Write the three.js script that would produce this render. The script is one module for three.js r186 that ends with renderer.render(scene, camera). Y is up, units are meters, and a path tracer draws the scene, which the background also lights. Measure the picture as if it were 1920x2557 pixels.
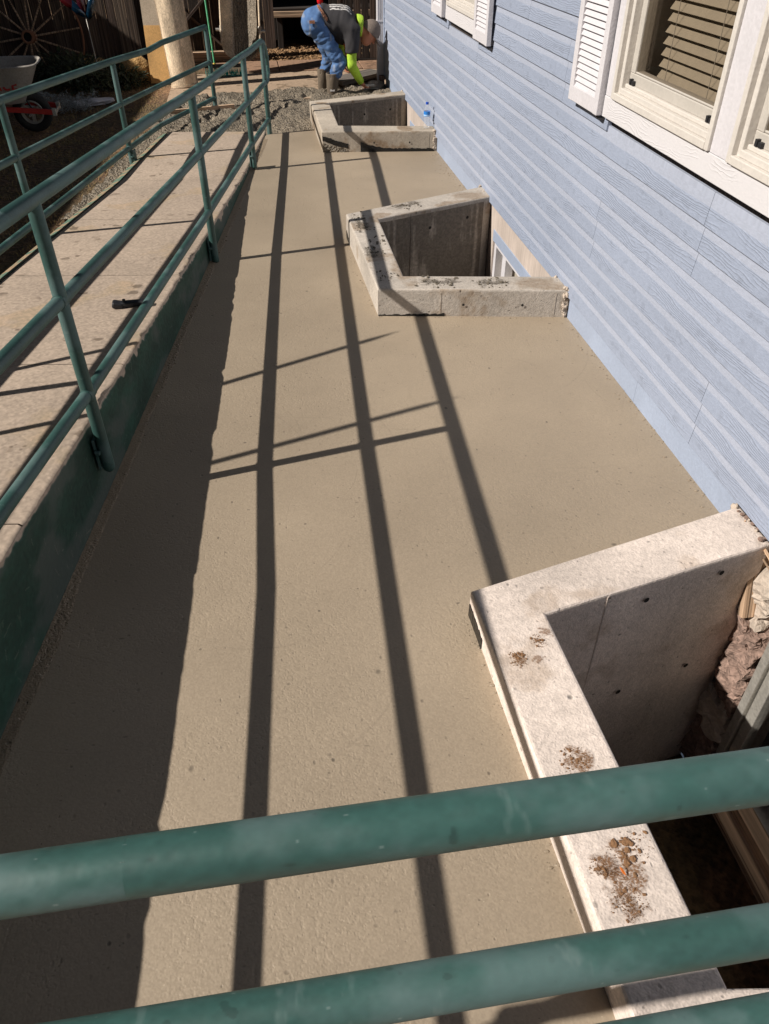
import * as THREE from 'three';
import { mergeGeometries, mergeVertices } from 'three/addons/utils/BufferGeometryUtils.js';
import { RoundedBoxGeometry } from 'three/addons/geometries/RoundedBoxGeometry.js';
import { TextGeometry } from 'three/addons/geometries/TextGeometry.js';
import { FontLoader } from 'three/addons/loaders/FontLoader.js';

// ---------------------------------------------------------------- camera, sky, sun, exposure
const scene = new THREE.Scene();
const FPX = 1890, CX = 960, CY = 1278.5;
const camera = new THREE.PerspectiveCamera(2 * Math.atan(CY / FPX) * 180 / Math.PI, 1920 / 2557, 0.05, 400);
const camRight = new THREE.Vector3(0.9880, -0.0029, 0.1542).normalize();
const camDown = new THREE.Vector3(-0.0997, -0.7715, 0.6284).normalize();
const camFwd = new THREE.Vector3().crossVectors(camRight, camDown).normalize();
camDown.crossVectors(camFwd, camRight).normalize();
const camPos = new THREE.Vector3(0, 2, 0);
camera.matrixAutoUpdate = true;
camera.position.copy(camPos);
camera.quaternion.setFromRotationMatrix(new THREE.Matrix4().makeBasis(camRight, camDown.clone().negate(), camFwd.clone().negate()));
scene.add(camera);

const sunDir = new THREE.Vector3(-0.774, 0.616, 0.147).normalize();
{ // clear sky: paler towards the horizon and round the sun, deeper overhead; the ground half only mirrors the horizon
  const w = 256, h = 128, d = new Float32Array(w * h * 4), v = new THREE.Vector3();
  for (let j = 0; j < h; j++) for (let i = 0; i < w; i++) {
    const el = ((j + 0.5) / h - 0.5) * Math.PI, az = ((i + 0.5) / w - 0.5) * 2 * Math.PI; v.set(Math.cos(el) * Math.cos(az), Math.sin(el), Math.cos(el) * Math.sin(az));
    const t = Math.pow(1 - Math.max(0, v.y), 3), g = 0.03 * Math.pow(Math.max(0, v.dot(sunDir)), 12), k = (j * w + i) * 4;
    d[k] = 0.013 + 0.024 * t + g; d[k + 1] = 0.021 + 0.026 * t + g * 0.95; d[k + 2] = 0.036 + 0.026 * t + g * 0.85; d[k + 3] = 1;
  }
  const t = new THREE.DataTexture(d, w, h, THREE.RGBAFormat, THREE.FloatType); t.mapping = THREE.EquirectangularReflectionMapping; t.magFilter = t.minFilter = THREE.LinearFilter; t.needsUpdate = true;
  scene.background = t; scene.environment = t;
}
const sun = new THREE.DirectionalLight(new THREE.Color(1.0, 0.94, 0.86), 5);
sun.position.copy(sunDir).multiplyScalar(40).add(new THREE.Vector3(-1, 0, -6));
sun.target.position.set(-1, 0, -6); sun.castShadow = true; sun.shadow.mapSize.set(4096, 4096);
Object.assign(sun.shadow.camera, { left: -14, right: 14, top: 14, bottom: -14, near: 1, far: 90 });
scene.add(sun, sun.target);

const renderer = new THREE.WebGLRenderer({ antialias: true });
renderer.setSize(769, 1024); renderer.shadowMap.enabled = true;
renderer.toneMapping = THREE.LinearToneMapping; renderer.toneMappingExposure = 1.29;

// ---------------------------------------------------------------- helpers
function mulberry(a) { return () => { a |= 0; a = a + 0x6D2B79F5 | 0; let t = Math.imul(a ^ a >>> 15, 1 | a); t = t + Math.imul(t ^ t >>> 7, 61 | t) ^ t; return ((t ^ t >>> 14) >>> 0) / 4294967296; }; }
const rnd = mulberry(20417);
const rr = (a, b) => a + (b - a) * rnd();
const clamp = (x, a = 0, b = 1) => Math.min(b, Math.max(a, x));
const sstep = (a, b, x) => { const t = clamp((x - a) / (b - a)); return t * t * (3 - 2 * t); };
const mix = (a, b, t) => a + (b - a) * t;
const V = (x, y, z) => new THREE.Vector3(x, y, z);
function hash(x, y, s) { let h = Math.imul(x, 374761393) + Math.imul(y, 668265263) + Math.imul(s, 1442695041) | 0; h = Math.imul(h ^ h >>> 13, 1274126177); return ((h ^ h >>> 16) >>> 0) / 4294967296; }
function vnoise(x, y, px, py, s) {            // value noise that repeats every px, py cells
  const xi = Math.floor(x), yi = Math.floor(y); let fx = x - xi, fy = y - yi;
  fx = fx * fx * (3 - 2 * fx); fy = fy * fy * (3 - 2 * fy);
  let x0 = xi, x1 = xi + 1, y0 = yi, y1 = yi + 1;
  if (px) { x0 = x0 % px; if (x0 < 0) x0 += px; x1 = x0 + 1 === px ? 0 : x0 + 1; y0 = y0 % py; if (y0 < 0) y0 += py; y1 = y0 + 1 === py ? 0 : y0 + 1; }
  const a = hash(x0, y0, s), b = hash(x1, y0, s), c = hash(x0, y1, s), d = hash(x1, y1, s);
  return a + (b - a) * fx + (c - a) * fy + (a - b - c + d) * fx * fy;
}
function fbm(u, v, cells, oct, s, ca = cells) { let a = 0, w = 0.5, n = 0, cu = cells, cv = ca; for (let i = 0; i < oct; i++) { a += w * vnoise(u * cu, v * cv, cu, cv, s + i * 17); n += w; w *= 0.5; cu *= 2; cv *= 2; } return a / n; }
function fb(x, y, oct, s) { let a = 0, w = 0.5, n = 0; for (let i = 0; i < oct; i++) { a += w * vnoise(x, y, 0, 0, s + i * 31); n += w; w *= 0.5; x *= 2; y *= 2; } return a / n; }
// paint(w, h, f): f(u, v, px) fills px = [r, g, b (sRGB 0..1), bump 0..1, rough 0..1]
function paint(w, h, tw, th, f, rough = false) {
  const c = new Uint8Array(w * h * 4), b = new Uint8Array(w * h * 4), r = rough ? new Uint8Array(w * h * 4) : null, px = [0, 0, 0, 0.5, 0.8];
  for (let j = 0, k = 0; j < h; j++) for (let i = 0; i < w; i++, k += 4) {
    px[3] = 0.5; px[4] = 0.8; f(i / w, j / h, px, i, j);
    c[k] = clamp(px[0]) * 255; c[k + 1] = clamp(px[1]) * 255; c[k + 2] = clamp(px[2]) * 255; c[k + 3] = 255;
    b[k] = b[k + 1] = b[k + 2] = clamp(px[3]) * 255; b[k + 3] = 255;
    if (r) { r[k] = r[k + 1] = r[k + 2] = clamp(px[4]) * 255; r[k + 3] = 255; }
  }
  const mk = (d, srgb) => { const t = new THREE.DataTexture(d, w, h, THREE.RGBAFormat); t.wrapS = t.wrapT = THREE.RepeatWrapping; t.magFilter = THREE.LinearFilter; t.minFilter = THREE.LinearMipmapLinearFilter; t.generateMipmaps = true; t.repeat.set(1 / tw, 1 / th); if (srgb) t.colorSpace = THREE.SRGBColorSpace; t.needsUpdate = true; return t; };
  return { map: mk(c, true), bumpMap: mk(b, false), ...(r ? { roughnessMap: mk(r, false) } : {}) };
}
function stamps(w, h, n, r0, r1, seed) {      // a field of soft round pits, 0..1, repeating
  const a = new Float32Array(w * h), q = mulberry(seed);
  for (let i = 0; i < n; i++) {
    const x = q() * w, y = q() * h, r = r0 + (r1 - r0) * q() ** 3, e = 0.6 + q() * 0.8, s = 0.4 + 0.6 * q();
    for (let dy = -Math.ceil(r * 1.5); dy <= r * 1.5; dy++) for (let dx = -Math.ceil(r * 1.5); dx <= r * 1.5; dx++) {
      const d = Math.hypot(dx * e, dy / e) / r; if (d > 1) continue;
      const k = (((Math.round(y) + dy) % h + h) % h) * w + ((Math.round(x) + dx) % w + w) % w; a[k] = Math.max(a[k], s * (1 - d * d));
    }
  }
  return a;
}
const std = (o) => new THREE.MeshStandardMaterial({ side: THREE.DoubleSide, roughness: 0.8, ...o });
const srgb = (r, g, b) => new THREE.Color().setRGB(r / 255, g / 255, b / 255, THREE.SRGBColorSpace);
function metreUV(g, ou = 0, ov = 0) {         // uv in metres by the way each face points
  if (g.index) g = g.toNonIndexed();
  g.computeVertexNormals(); const p = g.attributes.position, n = g.attributes.normal, uv = new Float32Array(p.count * 2);
  for (let i = 0; i < p.count; i += 3) {
    const a = V().fromBufferAttribute(p, i), b = V().fromBufferAttribute(p, i + 1), c = V().fromBufferAttribute(p, i + 2);
    const N = b.clone().sub(a).cross(c.clone().sub(a)); const ax = Math.abs(N.x), ay = Math.abs(N.y), az = Math.abs(N.z);
    for (const [j, q] of [[i, a], [i + 1, b], [i + 2, c]]) {
      let u, v; if (ay >= ax && ay >= az) { u = q.z; v = q.x; } else if (ax >= az) { u = q.z; v = q.y; } else { u = q.x; v = q.y; }
      uv[j * 2] = u + ou; uv[j * 2 + 1] = v + ov;
    }
  }
  g.setAttribute('uv', new THREE.BufferAttribute(uv, 2)); return g;
}
const strip = (g) => { for (const k of Object.keys(g.attributes)) if (!['position', 'normal', 'uv'].includes(k)) g.deleteAttribute(k); return g.index ? g.toNonIndexed() : g; };
const merge = (list) => mergeGeometries(list.map(strip), false);
const taken = {};
function numbered(n) { const k = taken[n] = (taken[n] ?? -1) + 1; return k ? `${n}_${String(k).padStart(3, '0')}` : n; }
function obj(name, g, m, parent = scene) {
  if (Array.isArray(g)) g = merge(g);
  const o = new THREE.Mesh(g, m); o.name = parent === scene ? numbered(name) : name; parent.add(o); return o;
}
function thing(name, label, category, pos = [0, 0, 0], group) {
  const o = new THREE.Group(); o.name = numbered(name); o.position.set(...pos); o.userData = { label, category }; if (group) o.userData.group = group; scene.add(o); return o;
}
function tag(o, label, category, group) { Object.assign(o.userData, { label, category }); if (group) o.userData.group = group; return o; }
const struct = (name, g, m) => { const o = obj(name, g, m); o.userData.kind = 'structure'; return o; };
const box = (x0, x1, y0, y1, z0, z1, ou, ov) => metreUV(new THREE.BoxGeometry(Math.abs(x1 - x0), Math.abs(y1 - y0), Math.abs(z1 - z0)).translate((x0 + x1) / 2, (y0 + y1) / 2, (z0 + z1) / 2), ou, ov);
const rbox = (x0, x1, y0, y1, z0, z1, r = 0.004, ou, ov) => metreUV(new RoundedBoxGeometry(Math.abs(x1 - x0), Math.abs(y1 - y0), Math.abs(z1 - z0), 2, r).translate((x0 + x1) / 2, (y0 + y1) / 2, (z0 + z1) / 2), ou, ov);
function along(g, ax) { const p = g.attributes.position, uv = g.attributes.uv, o = rr(0, 2), q = rr(0, 1); for (let i = 0; i < p.count; i++) { const c = [p.getX(i), p.getY(i), p.getZ(i)], v = c[ax]; uv.setXY(i, c[0] + c[1] + c[2] - v + q, v + o); } return g; }   // wood grain along one axis
function cyl(a, b, ra, rb = ra, seg = 14, ou = 0) {   // round bar from a to b, uv in metres (u along, v around)
  const d = b.clone().sub(a), L = d.length(); const g = new THREE.CylinderGeometry(rb, ra, L, seg, Math.max(1, Math.round(L / 0.6)));
  const uv = g.attributes.uv; for (let i = 0; i < uv.count; i++) uv.setXY(i, uv.getY(i) * L + ou, uv.getX(i) * 2 * Math.PI * ra);
  g.applyQuaternion(new THREE.Quaternion().setFromUnitVectors(V(0, 1, 0), d.normalize())); return g.translate((a.x + b.x) / 2, (a.y + b.y) / 2, (a.z + b.z) / 2);
}
function ball(p, r) { return new THREE.SphereGeometry(r, 14, 10).translate(p.x, p.y, p.z); }
function pipe(pts, r, seg = 16) { const L = []; const o = rr(0, 3); for (let i = 0; i + 1 < pts.length; i++) L.push(cyl(pts[i], pts[i + 1], r, r, seg, o + i * 1.7)); for (let i = 1; i + 1 < pts.length; i++) L.push(ball(pts[i], r)); return L; }
function bar(a, b, w, h, up = V(0, 1, 0)) {            // squared timber from a to b
  const d = b.clone().sub(a), L = d.length(), g = along(metreUV(new THREE.BoxGeometry(w, h, L)), 2); const m = new THREE.Matrix4().lookAt(a, b, up); g.applyMatrix4(m); return g.translate((a.x + b.x) / 2, (a.y + b.y) / 2, (a.z + b.z) / 2);
}
// a pixel of the photograph gives a direction; the plane that the thing touches gives the distance
function rayOf(x, y) { return camFwd.clone().multiplyScalar(FPX).addScaledVector(camRight, x - CX).addScaledVector(camDown, y - CY); }
const onY = (x, y, Y) => { const r = rayOf(x, y); return r.multiplyScalar((Y - camPos.y) / r.y).add(camPos); };
const onZ = (x, y, Z) => { const r = rayOf(x, y); return r.multiplyScalar((Z - camPos.z) / r.z).add(camPos); };
function smin(a, b, k) { const h = clamp(0.5 + 0.5 * (b - a) / k); return b + (a - b) * h - k * h * (1 - h); }
function cone(p, a, b, ra, rb) { const bx = b[0] - a[0], by = b[1] - a[1], bz = b[2] - a[2], px = p[0] - a[0], py = p[1] - a[1], pz = p[2] - a[2]; const h = clamp((px * bx + py * by + pz * bz) / (bx * bx + by * by + bz * bz + 1e-9)); return Math.hypot(px - bx * h, py - by * h, pz - bz * h) - (ra + (rb - ra) * h); }
function netMesh(f, lo, hi, c) {              // surface nets of a distance field
  const nx = Math.ceil((hi[0] - lo[0]) / c) + 1, ny = Math.ceil((hi[1] - lo[1]) / c) + 1, nz = Math.ceil((hi[2] - lo[2]) / c) + 1, F = new Float32Array(nx * ny * nz), id = new Int32Array(nx * ny * nz).fill(-1), P = [], I = [];
  const at = (i, j, k) => (k * ny + j) * nx + i;
  for (let k = 0; k < nz; k++) for (let j = 0; j < ny; j++) for (let i = 0; i < nx; i++) F[at(i, j, k)] = f([lo[0] + i * c, lo[1] + j * c, lo[2] + k * c]);
  const E = []; for (let a = 0; a < 8; a++) for (const b of [1, 2, 4]) if (!(a & b)) E.push([a, a | b]);
  for (let k = 0; k + 1 < nz; k++) for (let j = 0; j + 1 < ny; j++) for (let i = 0; i + 1 < nx; i++) {
    const f0 = F[at(i, j, k)] < 0; if (f0 === F[at(i + 1, j, k)] < 0 && f0 === F[at(i, j + 1, k)] < 0 && f0 === F[at(i + 1, j + 1, k)] < 0 && f0 === F[at(i, j, k + 1)] < 0 && f0 === F[at(i + 1, j, k + 1)] < 0 && f0 === F[at(i, j + 1, k + 1)] < 0 && f0 === F[at(i + 1, j + 1, k + 1)] < 0) continue;
    const v = []; let m = 0; for (let a = 0; a < 8; a++) { v[a] = F[at(i + (a & 1), j + (a >> 1 & 1), k + (a >> 2))]; if (v[a] < 0) m++; }
    if (!m || m === 8) continue; let x = 0, y = 0, z = 0, n = 0;
    for (const [a, b] of E) if (v[a] < 0 !== v[b] < 0) { const t = v[a] / (v[a] - v[b]); x += (a & 1) + ((b & 1) - (a & 1)) * t; y += (a >> 1 & 1) + ((b >> 1 & 1) - (a >> 1 & 1)) * t; z += (a >> 2) + ((b >> 2) - (a >> 2)) * t; n++; }
    id[at(i, j, k)] = P.length / 3; P.push(lo[0] + (i + x / n) * c, lo[1] + (j + y / n) * c, lo[2] + (k + z / n) * c);
  }
  const quad = (a, b, d, e, flip) => { if (a < 0 || b < 0 || d < 0 || e < 0) return; flip ? I.push(a, d, b, a, e, d) : I.push(a, b, d, a, d, e); };
  for (let k = 1; k + 1 < nz; k++) for (let j = 1; j + 1 < ny; j++) for (let i = 1; i + 1 < nx; i++) {
    const s = F[at(i, j, k)] < 0;
    if (s !== F[at(i + 1, j, k)] < 0) quad(id[at(i, j - 1, k - 1)], id[at(i, j, k - 1)], id[at(i, j, k)], id[at(i, j - 1, k)], !s);
    if (s !== F[at(i, j + 1, k)] < 0) quad(id[at(i - 1, j, k - 1)], id[at(i, j, k - 1)], id[at(i, j, k)], id[at(i - 1, j, k)], s);
    if (s !== F[at(i, j, k + 1)] < 0) quad(id[at(i - 1, j - 1, k)], id[at(i, j - 1, k)], id[at(i, j, k)], id[at(i - 1, j, k)], !s);
  }
  const g = new THREE.BufferGeometry(); g.setAttribute('position', new THREE.Float32BufferAttribute(P, 3)); g.setIndex(I); g.computeVertexNormals();
  const uv = []; for (let i = 0; i < P.length; i += 3) uv.push(P[i], P[i + 1]); g.setAttribute('uv', new THREE.Float32BufferAttribute(uv, 2)); return g;
}
function paintVerts(g, f) { const p = g.attributes.position, c = new Float32Array(p.count * 3); for (let i = 0; i < p.count; i++) { const k = f([p.getX(i), p.getY(i), p.getZ(i)]); c[i * 3] = k.r; c[i * 3 + 1] = k.g; c[i * 3 + 2] = k.b; } g.setAttribute('color', new THREE.BufferAttribute(c, 3)); return g; }
function rockGeo(rx, ry, rz, seed, det = 3, amp = 0.35) {
  const g = mergeVertices(new THREE.IcosahedronGeometry(1, det).deleteAttribute('uv').deleteAttribute('normal')), p = g.attributes.position;
  for (let i = 0; i < p.count; i++) { const v = V().fromBufferAttribute(p, i); const n = 1 + amp * (fb(v.x * 1.6 + 9, v.y * 1.6 + v.z * 1.3 + 5, 3, seed) - 0.5) * 2; p.setXYZ(i, v.x * rx * n, v.y * ry * n, v.z * rz * n); }
  return metreUV(g);
}

// ---------------------------------------------------------------- materials
const M = {};
{
  const S = 2048, pit = stamps(S, S, 2600, 1.2, 5, 5), big = stamps(S, S, 46, 4, 9, 8), grit = stamps(S, S, 9000, 1, 2.6, 6), sweep = new Float32Array(S * S), sq = mulberry(44);
  for (let n = 0; n < 90; n++) { const cx = sq() * S, cy = sq() * S, r = 200 + 500 * sq(), a0 = sq() * 6.28, sp = 0.3 + 0.9 * sq(), st = 0.3 + 0.7 * sq(), wd = 1 + 2.5 * sq(); for (let a = 0; a < sp; a += 0.6 / r) for (let d = -wd; d <= wd; d++) { const x = Math.round(cx + Math.cos(a0 + a) * (r + d)), y = Math.round(cy + Math.sin(a0 + a) * (r + d)), k = ((y % S + S) % S) * S + (x % S + S) % S; sweep[k] = Math.max(sweep[k], st * (1 - Math.abs(d) / (wd + 1)) * Math.sin(Math.PI * a / sp)); } }
  M.slab = std({ ...paint(S, S, 3.1, 3.1, (u, v, p, i, j) => {                 // freshly floated concrete
    const k = j * S + i, m = fbm(u, v, 4, 5, 3), f = fbm(u, v, 640, 2, 11), sw = fbm(u, v, 10, 3, 77, 18), w = fbm(u, v, 360, 2, 21), msk = fbm(u, v, 9, 4, 31);
    const dent = sstep(0.60, 0.74, w) * sstep(0.40, 0.62, msk), glint = grit[k] > 0.95 ? 1 : 0;  // bright specks: wet glints of sand grains put into the colour
    const t = 0.885 - 0.045 * sweep[k] + 0.15 * (m - 0.5) + 0.10 * (f - 0.5) - 0.14 * pit[k] - 0.34 * big[k] + 0.03 * (sw - 0.5) + 0.05 * (msk - 0.5);
    p[0] = 0.658 * t + 0.22 * glint; p[1] = 0.594 * t + 0.22 * glint; p[2] = 0.512 * t + 0.21 * glint;
    p[3] = 0.55 + 0.26 * (f - 0.5) * (0.3 + msk) + 0.12 * (sw - 0.5) - 0.20 * dent - 0.14 * sweep[k] - 0.5 * pit[k] - 0.5 * big[k] + 0.10 * grit[k];
    p[4] = 0.56 + 0.22 * (m - 0.5) + 0.2 * (f - 0.5);
  }, true), bumpScale: 0.0028, roughness: 1 });
  M.slabRough = std({ map: M.slab.map, bumpMap: M.slab.bumpMap, roughnessMap: M.slab.roughnessMap, color: srgb(226, 222, 216), bumpScale: 0.012, roughness: 1 });
  const C = 1024, cp = stamps(C, C, 900, 1, 4.5, 9), cb = stamps(C, C, 26, 4, 9, 19);
  const well = (seed, tint, dirt) => std({ ...paint(C, C, 1.7, 1.7, (u, v, p, i, j) => {   // cast concrete
    const k = j * C + i, m = fbm(u, v, 3, 5, seed), f = fbm(u, v, 120, 3, seed + 3), d = fbm(u, v, 7, 5, seed + 9), run = fbm(u, v, 26, 3, seed + 40, 4), sp = fbm(u, v, 420, 2, seed + 60);
    let t = 0.15 * (sp - 0.5) + 0.86 + 0.34 * (m - 0.5) + 0.12 * (f - 0.5) - 0.22 * cp[k] - 0.4 * cb[k] + 0.10 * (run - 0.5); const br = sstep(0.60, 0.72, d) * dirt * (0.5 + fbm(u, v, 90, 2, seed + 5));
    p[0] = mix(tint[0] * t, 0.40, br * 0.6); p[1] = mix(tint[1] * t, 0.30, br * 0.6); p[2] = mix(tint[2] * t, 0.20, br * 0.6);
    p[3] = 0.55 + 0.22 * (f - 0.5) + 0.24 * (sp - 0.5) + 0.25 * (m - 0.5) - 0.3 * cp[k] - 0.6 * cb[k];
  }), bumpScale: 0.006, roughness: 0.86 });
  M.well = well(101, [0.77, 0.73, 0.685], 0.55); M.wellPale = well(161, [0.90, 0.84, 0.795], 0.30); M.wellTan = well(221, [0.75, 0.70, 0.635], 0.8);
  M.dampShade = std({ ...paint(C, C, 1.5, 1.5, (u, v, p, i, j) => {                 // inner well faces: shade put into the colour, plus wet streaks drying in runs
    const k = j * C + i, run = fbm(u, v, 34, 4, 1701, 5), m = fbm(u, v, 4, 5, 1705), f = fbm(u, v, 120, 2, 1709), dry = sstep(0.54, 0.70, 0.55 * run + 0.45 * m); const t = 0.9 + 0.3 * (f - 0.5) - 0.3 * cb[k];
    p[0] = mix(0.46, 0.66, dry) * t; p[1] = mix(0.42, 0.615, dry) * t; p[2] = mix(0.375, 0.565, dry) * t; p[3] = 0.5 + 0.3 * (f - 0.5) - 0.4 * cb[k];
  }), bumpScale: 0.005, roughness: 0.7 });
  M.deck = std({ ...paint(C, C, 2.3, 2.3, (u, v, p, i, j) => {
    const k = j * C + i, m = fbm(u, v, 4, 5, 301), f = fbm(u, v, 170, 2, 303), d = fbm(u, v, 22, 4, 309), s = fbm(u, v, 8, 4, 330);
    let t = 0.845 + 0.16 * (m - 0.5) + 0.20 * (f - 0.5); const q = Math.max(sstep(0.70, 0.76, d), cb[k]) * 0.55 * sstep(0.42, 0.6, s), rust = sstep(0.62, 0.74, s) * 0.25;
    p[0] = mix(0.745 * t, 0.30, q); p[1] = mix(mix(0.668 * t, 0.52, rust), 0.25, q); p[2] = mix(mix(0.595 * t, 0.36, rust), 0.2, q); p[3] = 0.5 + 0.4 * (f - 0.5) - 0.3 * cb[k] + 0.2 * q;
  }), bumpScale: 0.004, roughness: 0.9 });
  M.paving = std({ ...paint(C, C, 2.6, 2.6, (u, v, p, i, j) => {
    const k = j * C + i, m = fbm(u, v, 5, 5, 401), f = fbm(u, v, 140, 2, 403), d = fbm(u, v, 30, 4, 409);
    const t = 0.88 + 0.22 * (m - 0.5) + 0.16 * (f - 0.5), q = sstep(0.64, 0.72, d) * 0.6; p[0] = mix(0.72 * t, 0.42, q); p[1] = mix(0.62 * t, 0.35, q); p[2] = mix(0.52 * t, 0.27, q); p[3] = 0.5 + 0.3 * (f - 0.5) + 0.5 * q;
  }), bumpScale: 0.008, roughness: 0.92 });
  M.pinkStone = std({ map: M.paving.map, bumpMap: M.paving.bumpMap, bumpScale: 0.006, color: srgb(222, 204, 196), roughness: 0.92 });
  M.soil = std({ ...paint(C, C, 2.9, 2.9, (u, v, p) => {
    const m = fbm(u, v, 5, 5, 501), f = fbm(u, v, 110, 3, 503), g = fbm(u, v, 12, 4, 511); const t = 0.8 + 0.5 * (m - 0.5) + 0.7 * (f - 0.5), q = sstep(0.5, 0.66, g) * 0.4;
    p[0] = mix(0.52 * t, 0.30, q); p[1] = mix(0.40 * t, 0.27, q); p[2] = mix(0.29 * t, 0.17, q); p[3] = 0.5 + 0.9 * (f - 0.5) + 0.4 * (m - 0.5);
  }), bumpScale: 0.03, roughness: 0.97 });
  M.mud = std({ ...paint(C, C, 1.3, 1.3, (u, v, p) => {                        // rough wet concrete
    const m = fbm(u, v, 6, 4, 601), f = fbm(u, v, 100, 3, 603), t = 0.86 + 0.3 * (m - 0.5) + 0.6 * (f - 0.5); p[0] = 0.545 * t; p[1] = 0.495 * t; p[2] = 0.425 * t; p[3] = 0.5 + 1.3 * (f - 0.5); p[4] = 0.55 + 0.3 * (f - 0.5);
  }, true), bumpScale: 0.022, roughness: 1 });
  const LW = 2048, LH = 128;
  const lap = (seed, knots) => std({ ...paint(LW, LH, 3.6, 1, (u, v, p) => {     // embossed lap board; v = 0 at its butt, 1 where the next board covers it
    let w = 7.5 * fbm(u, v, 6, 4, seed, 1) + 1.6 * fbm(u, v, 34, 3, seed + 5, 3); for (const [ku, kv, kr] of knots) { const du = Math.min(Math.abs(u - ku), 1 - Math.abs(u - ku)) * 17 / kr, dv = (v - kv) * 1.5 / kr; w += 2.2 * Math.exp(-(du * du + dv * dv)); }
    const g = Math.sin(2 * Math.PI * (v * 8.5 + w)), q = sstep(0.0, 0.95, g) * sstep(0.38, 0.62, fbm(u, v, 13, 3, seed + 11, 2)), f = fbm(u, v, 260, 2, seed + 21, 24);
    const edge = 0.66 + 0.07 * (fbm(u, v, 24, 3, seed + 31, 1) - 0.5), paleBand = sstep(edge - 0.02, edge + 0.03, v), st = sstep(0.66, 0.8, fbm(u, v, 60, 3, seed + 41, 3)) * (1 - paleBand);  // board colour turns paler in its upper third, with an uneven edge
    const t = 0.915 + 0.08 * (f - 0.5) - 0.045 * st + 0.05 * (fbm(u, v, 5, 3, seed + 51, 1) - 0.5); p[0] = mix(0.592, 0.655, paleBand) * t; p[1] = mix(0.630, 0.682, paleBand) * t; p[2] = mix(0.708, 0.748, paleBand) * t;
    p[3] = 0.3 + (1 - paleBand * 0.9) * (0.55 * q + 0.16 * f);
  }), bumpScale: 0.0022, roughness: 0.62 });
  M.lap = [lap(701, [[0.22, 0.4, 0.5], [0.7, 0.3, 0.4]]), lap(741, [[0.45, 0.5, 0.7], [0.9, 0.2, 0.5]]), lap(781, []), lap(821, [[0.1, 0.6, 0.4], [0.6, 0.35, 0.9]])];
  M.trimWhite = std({ ...paint(LW, LH, 2.4, 0.11, (u, v, p) => {
    const w = 6.5 * fbm(u, v, 7, 4, 901, 1) + 1.4 * fbm(u, v, 40, 3, 905, 3) + 1.6 * Math.exp(-(((u - 0.42) * 22) ** 2 + ((v - 0.5) * 2.4) ** 2)) * 2, g = Math.sin(2 * Math.PI * (v * 8 + w)), q = sstep(0.1, 0.95, g) * sstep(0.35, 0.6, fbm(u, v, 15, 3, 911, 2)), f = fbm(u, v, 200, 2, 921, 20); const t = 0.965 + 0.03 * (f - 0.5); p[0] = 0.805 * t; p[1] = 0.795 * t; p[2] = 0.805 * t; p[3] = 0.3 + 0.5 * q + 0.15 * f;
  }), bumpScale: 0.0017, roughness: 0.6 });
  const NZ = [0.08, 0.25, 0.6].map((amt, q) => paint(1024, 1024, 1.1, 1.1, (u, v, p) => { const m = fbm(u, v, 5, 5, 1001 + q * 50), f = fbm(u, v, 110, 2, 1007 + q * 50); p[0] = p[1] = p[2] = 0.8 * (1 + amt * 1.2 * (m - 0.5) + amt * 0.7 * (f - 0.5)); p[3] = 0.5 + 0.5 * (f - 0.5) + 0.35 * (m - 0.5); }));
  const plain = (r, g, b, amt, seed, o = {}) => { const c = srgb(r, g, b).multiplyScalar(1 / 0.61); const t = NZ[amt < 0.15 ? 0 : amt < 0.42 ? 1 : 2]; return std({ ...t, color: c, bumpScale: 0.0015, ...o }); };
  M.white = plain(198, 195, 199, 0.05, 1001, { roughness: 0.55 });
  M.almond = plain(196, 190, 183, 0.08, 1011, { roughness: 0.5 });
  M.sash = plain(178, 172, 164, 0.10, 1021, { roughness: 0.5 });
  M.blind = plain(178, 169, 154, 0.08, 1031, { roughness: 0.8 });
  M.bluePaint = plain(147, 158, 178, 0.10, 1041, { roughness: 0.55 });
  M.lime = plain(170, 205, 60, 0.18, 1051, { roughness: 0.9 });
  M.black = plain(26, 26, 30, 0.3, 1061, { roughness: 0.55 });
  M.rubber = plain(34, 33, 32, 0.3, 1071, { roughness: 0.8 });
  M.tar = plain(20, 19, 18, 0.5, 1081, { roughness: 0.35, bumpScale: 0.012 });
  M.steel = plain(176, 172, 164, 0.15, 1091, { roughness: 0.45, metalness: 0.55 });
  M.tubGrey = plain(150, 144, 136, 0.2, 1101, { roughness: 0.6 });
  M.redPaint = plain(165, 38, 30, 0.25, 1111, { roughness: 0.5 });
  M.chuteTan = plain(196, 176, 150, 0.55, 1121, { roughness: 0.85, bumpScale: 0.006 });
  M.ply = plain(205, 160, 100, 0.22, 1131, { roughness: 0.8 });
  M.plyGrey = plain(176, 160, 140, 0.22, 1141, { roughness: 0.85 });
  M.whitewash = std({ ...paint(512, 512, 0.9, 0.9, (u, v, p) => { const run = fbm(u, v, 70, 3, 1151, 5), m = fbm(u, v, 5, 4, 1155), t = 0.92 + 0.14 * (run - 0.5) + 0.16 * (m - 0.5); p[0] = 0.75 * t; p[1] = 0.695 * t; p[2] = 0.655 * t; p[3] = 0.5 + 0.6 * (run - 0.5); }), bumpScale: 0.004, roughness: 0.9 });
  M.concreteLight = plain(168, 155, 142, 0.35, 1161, { roughness: 0.9, bumpScale: 0.008 });
  M.stoneRed = plain(142, 118, 106, 0.9, 1171, { roughness: 0.95, bumpScale: 0.012 });
  M.sand = plain(204, 164, 108, 0.4, 1181, { roughness: 0.95, bumpScale: 0.012 });
  M.rust = plain(150, 104, 78, 0.4, 1191, { roughness: 0.85 });
  M.greenPlastic = plain(10, 128, 78, 0.1, 1201, { roughness: 0.4 });
  M.teal = plain(40, 150, 140, 0.25, 1211, { roughness: 0.7 });
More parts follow.
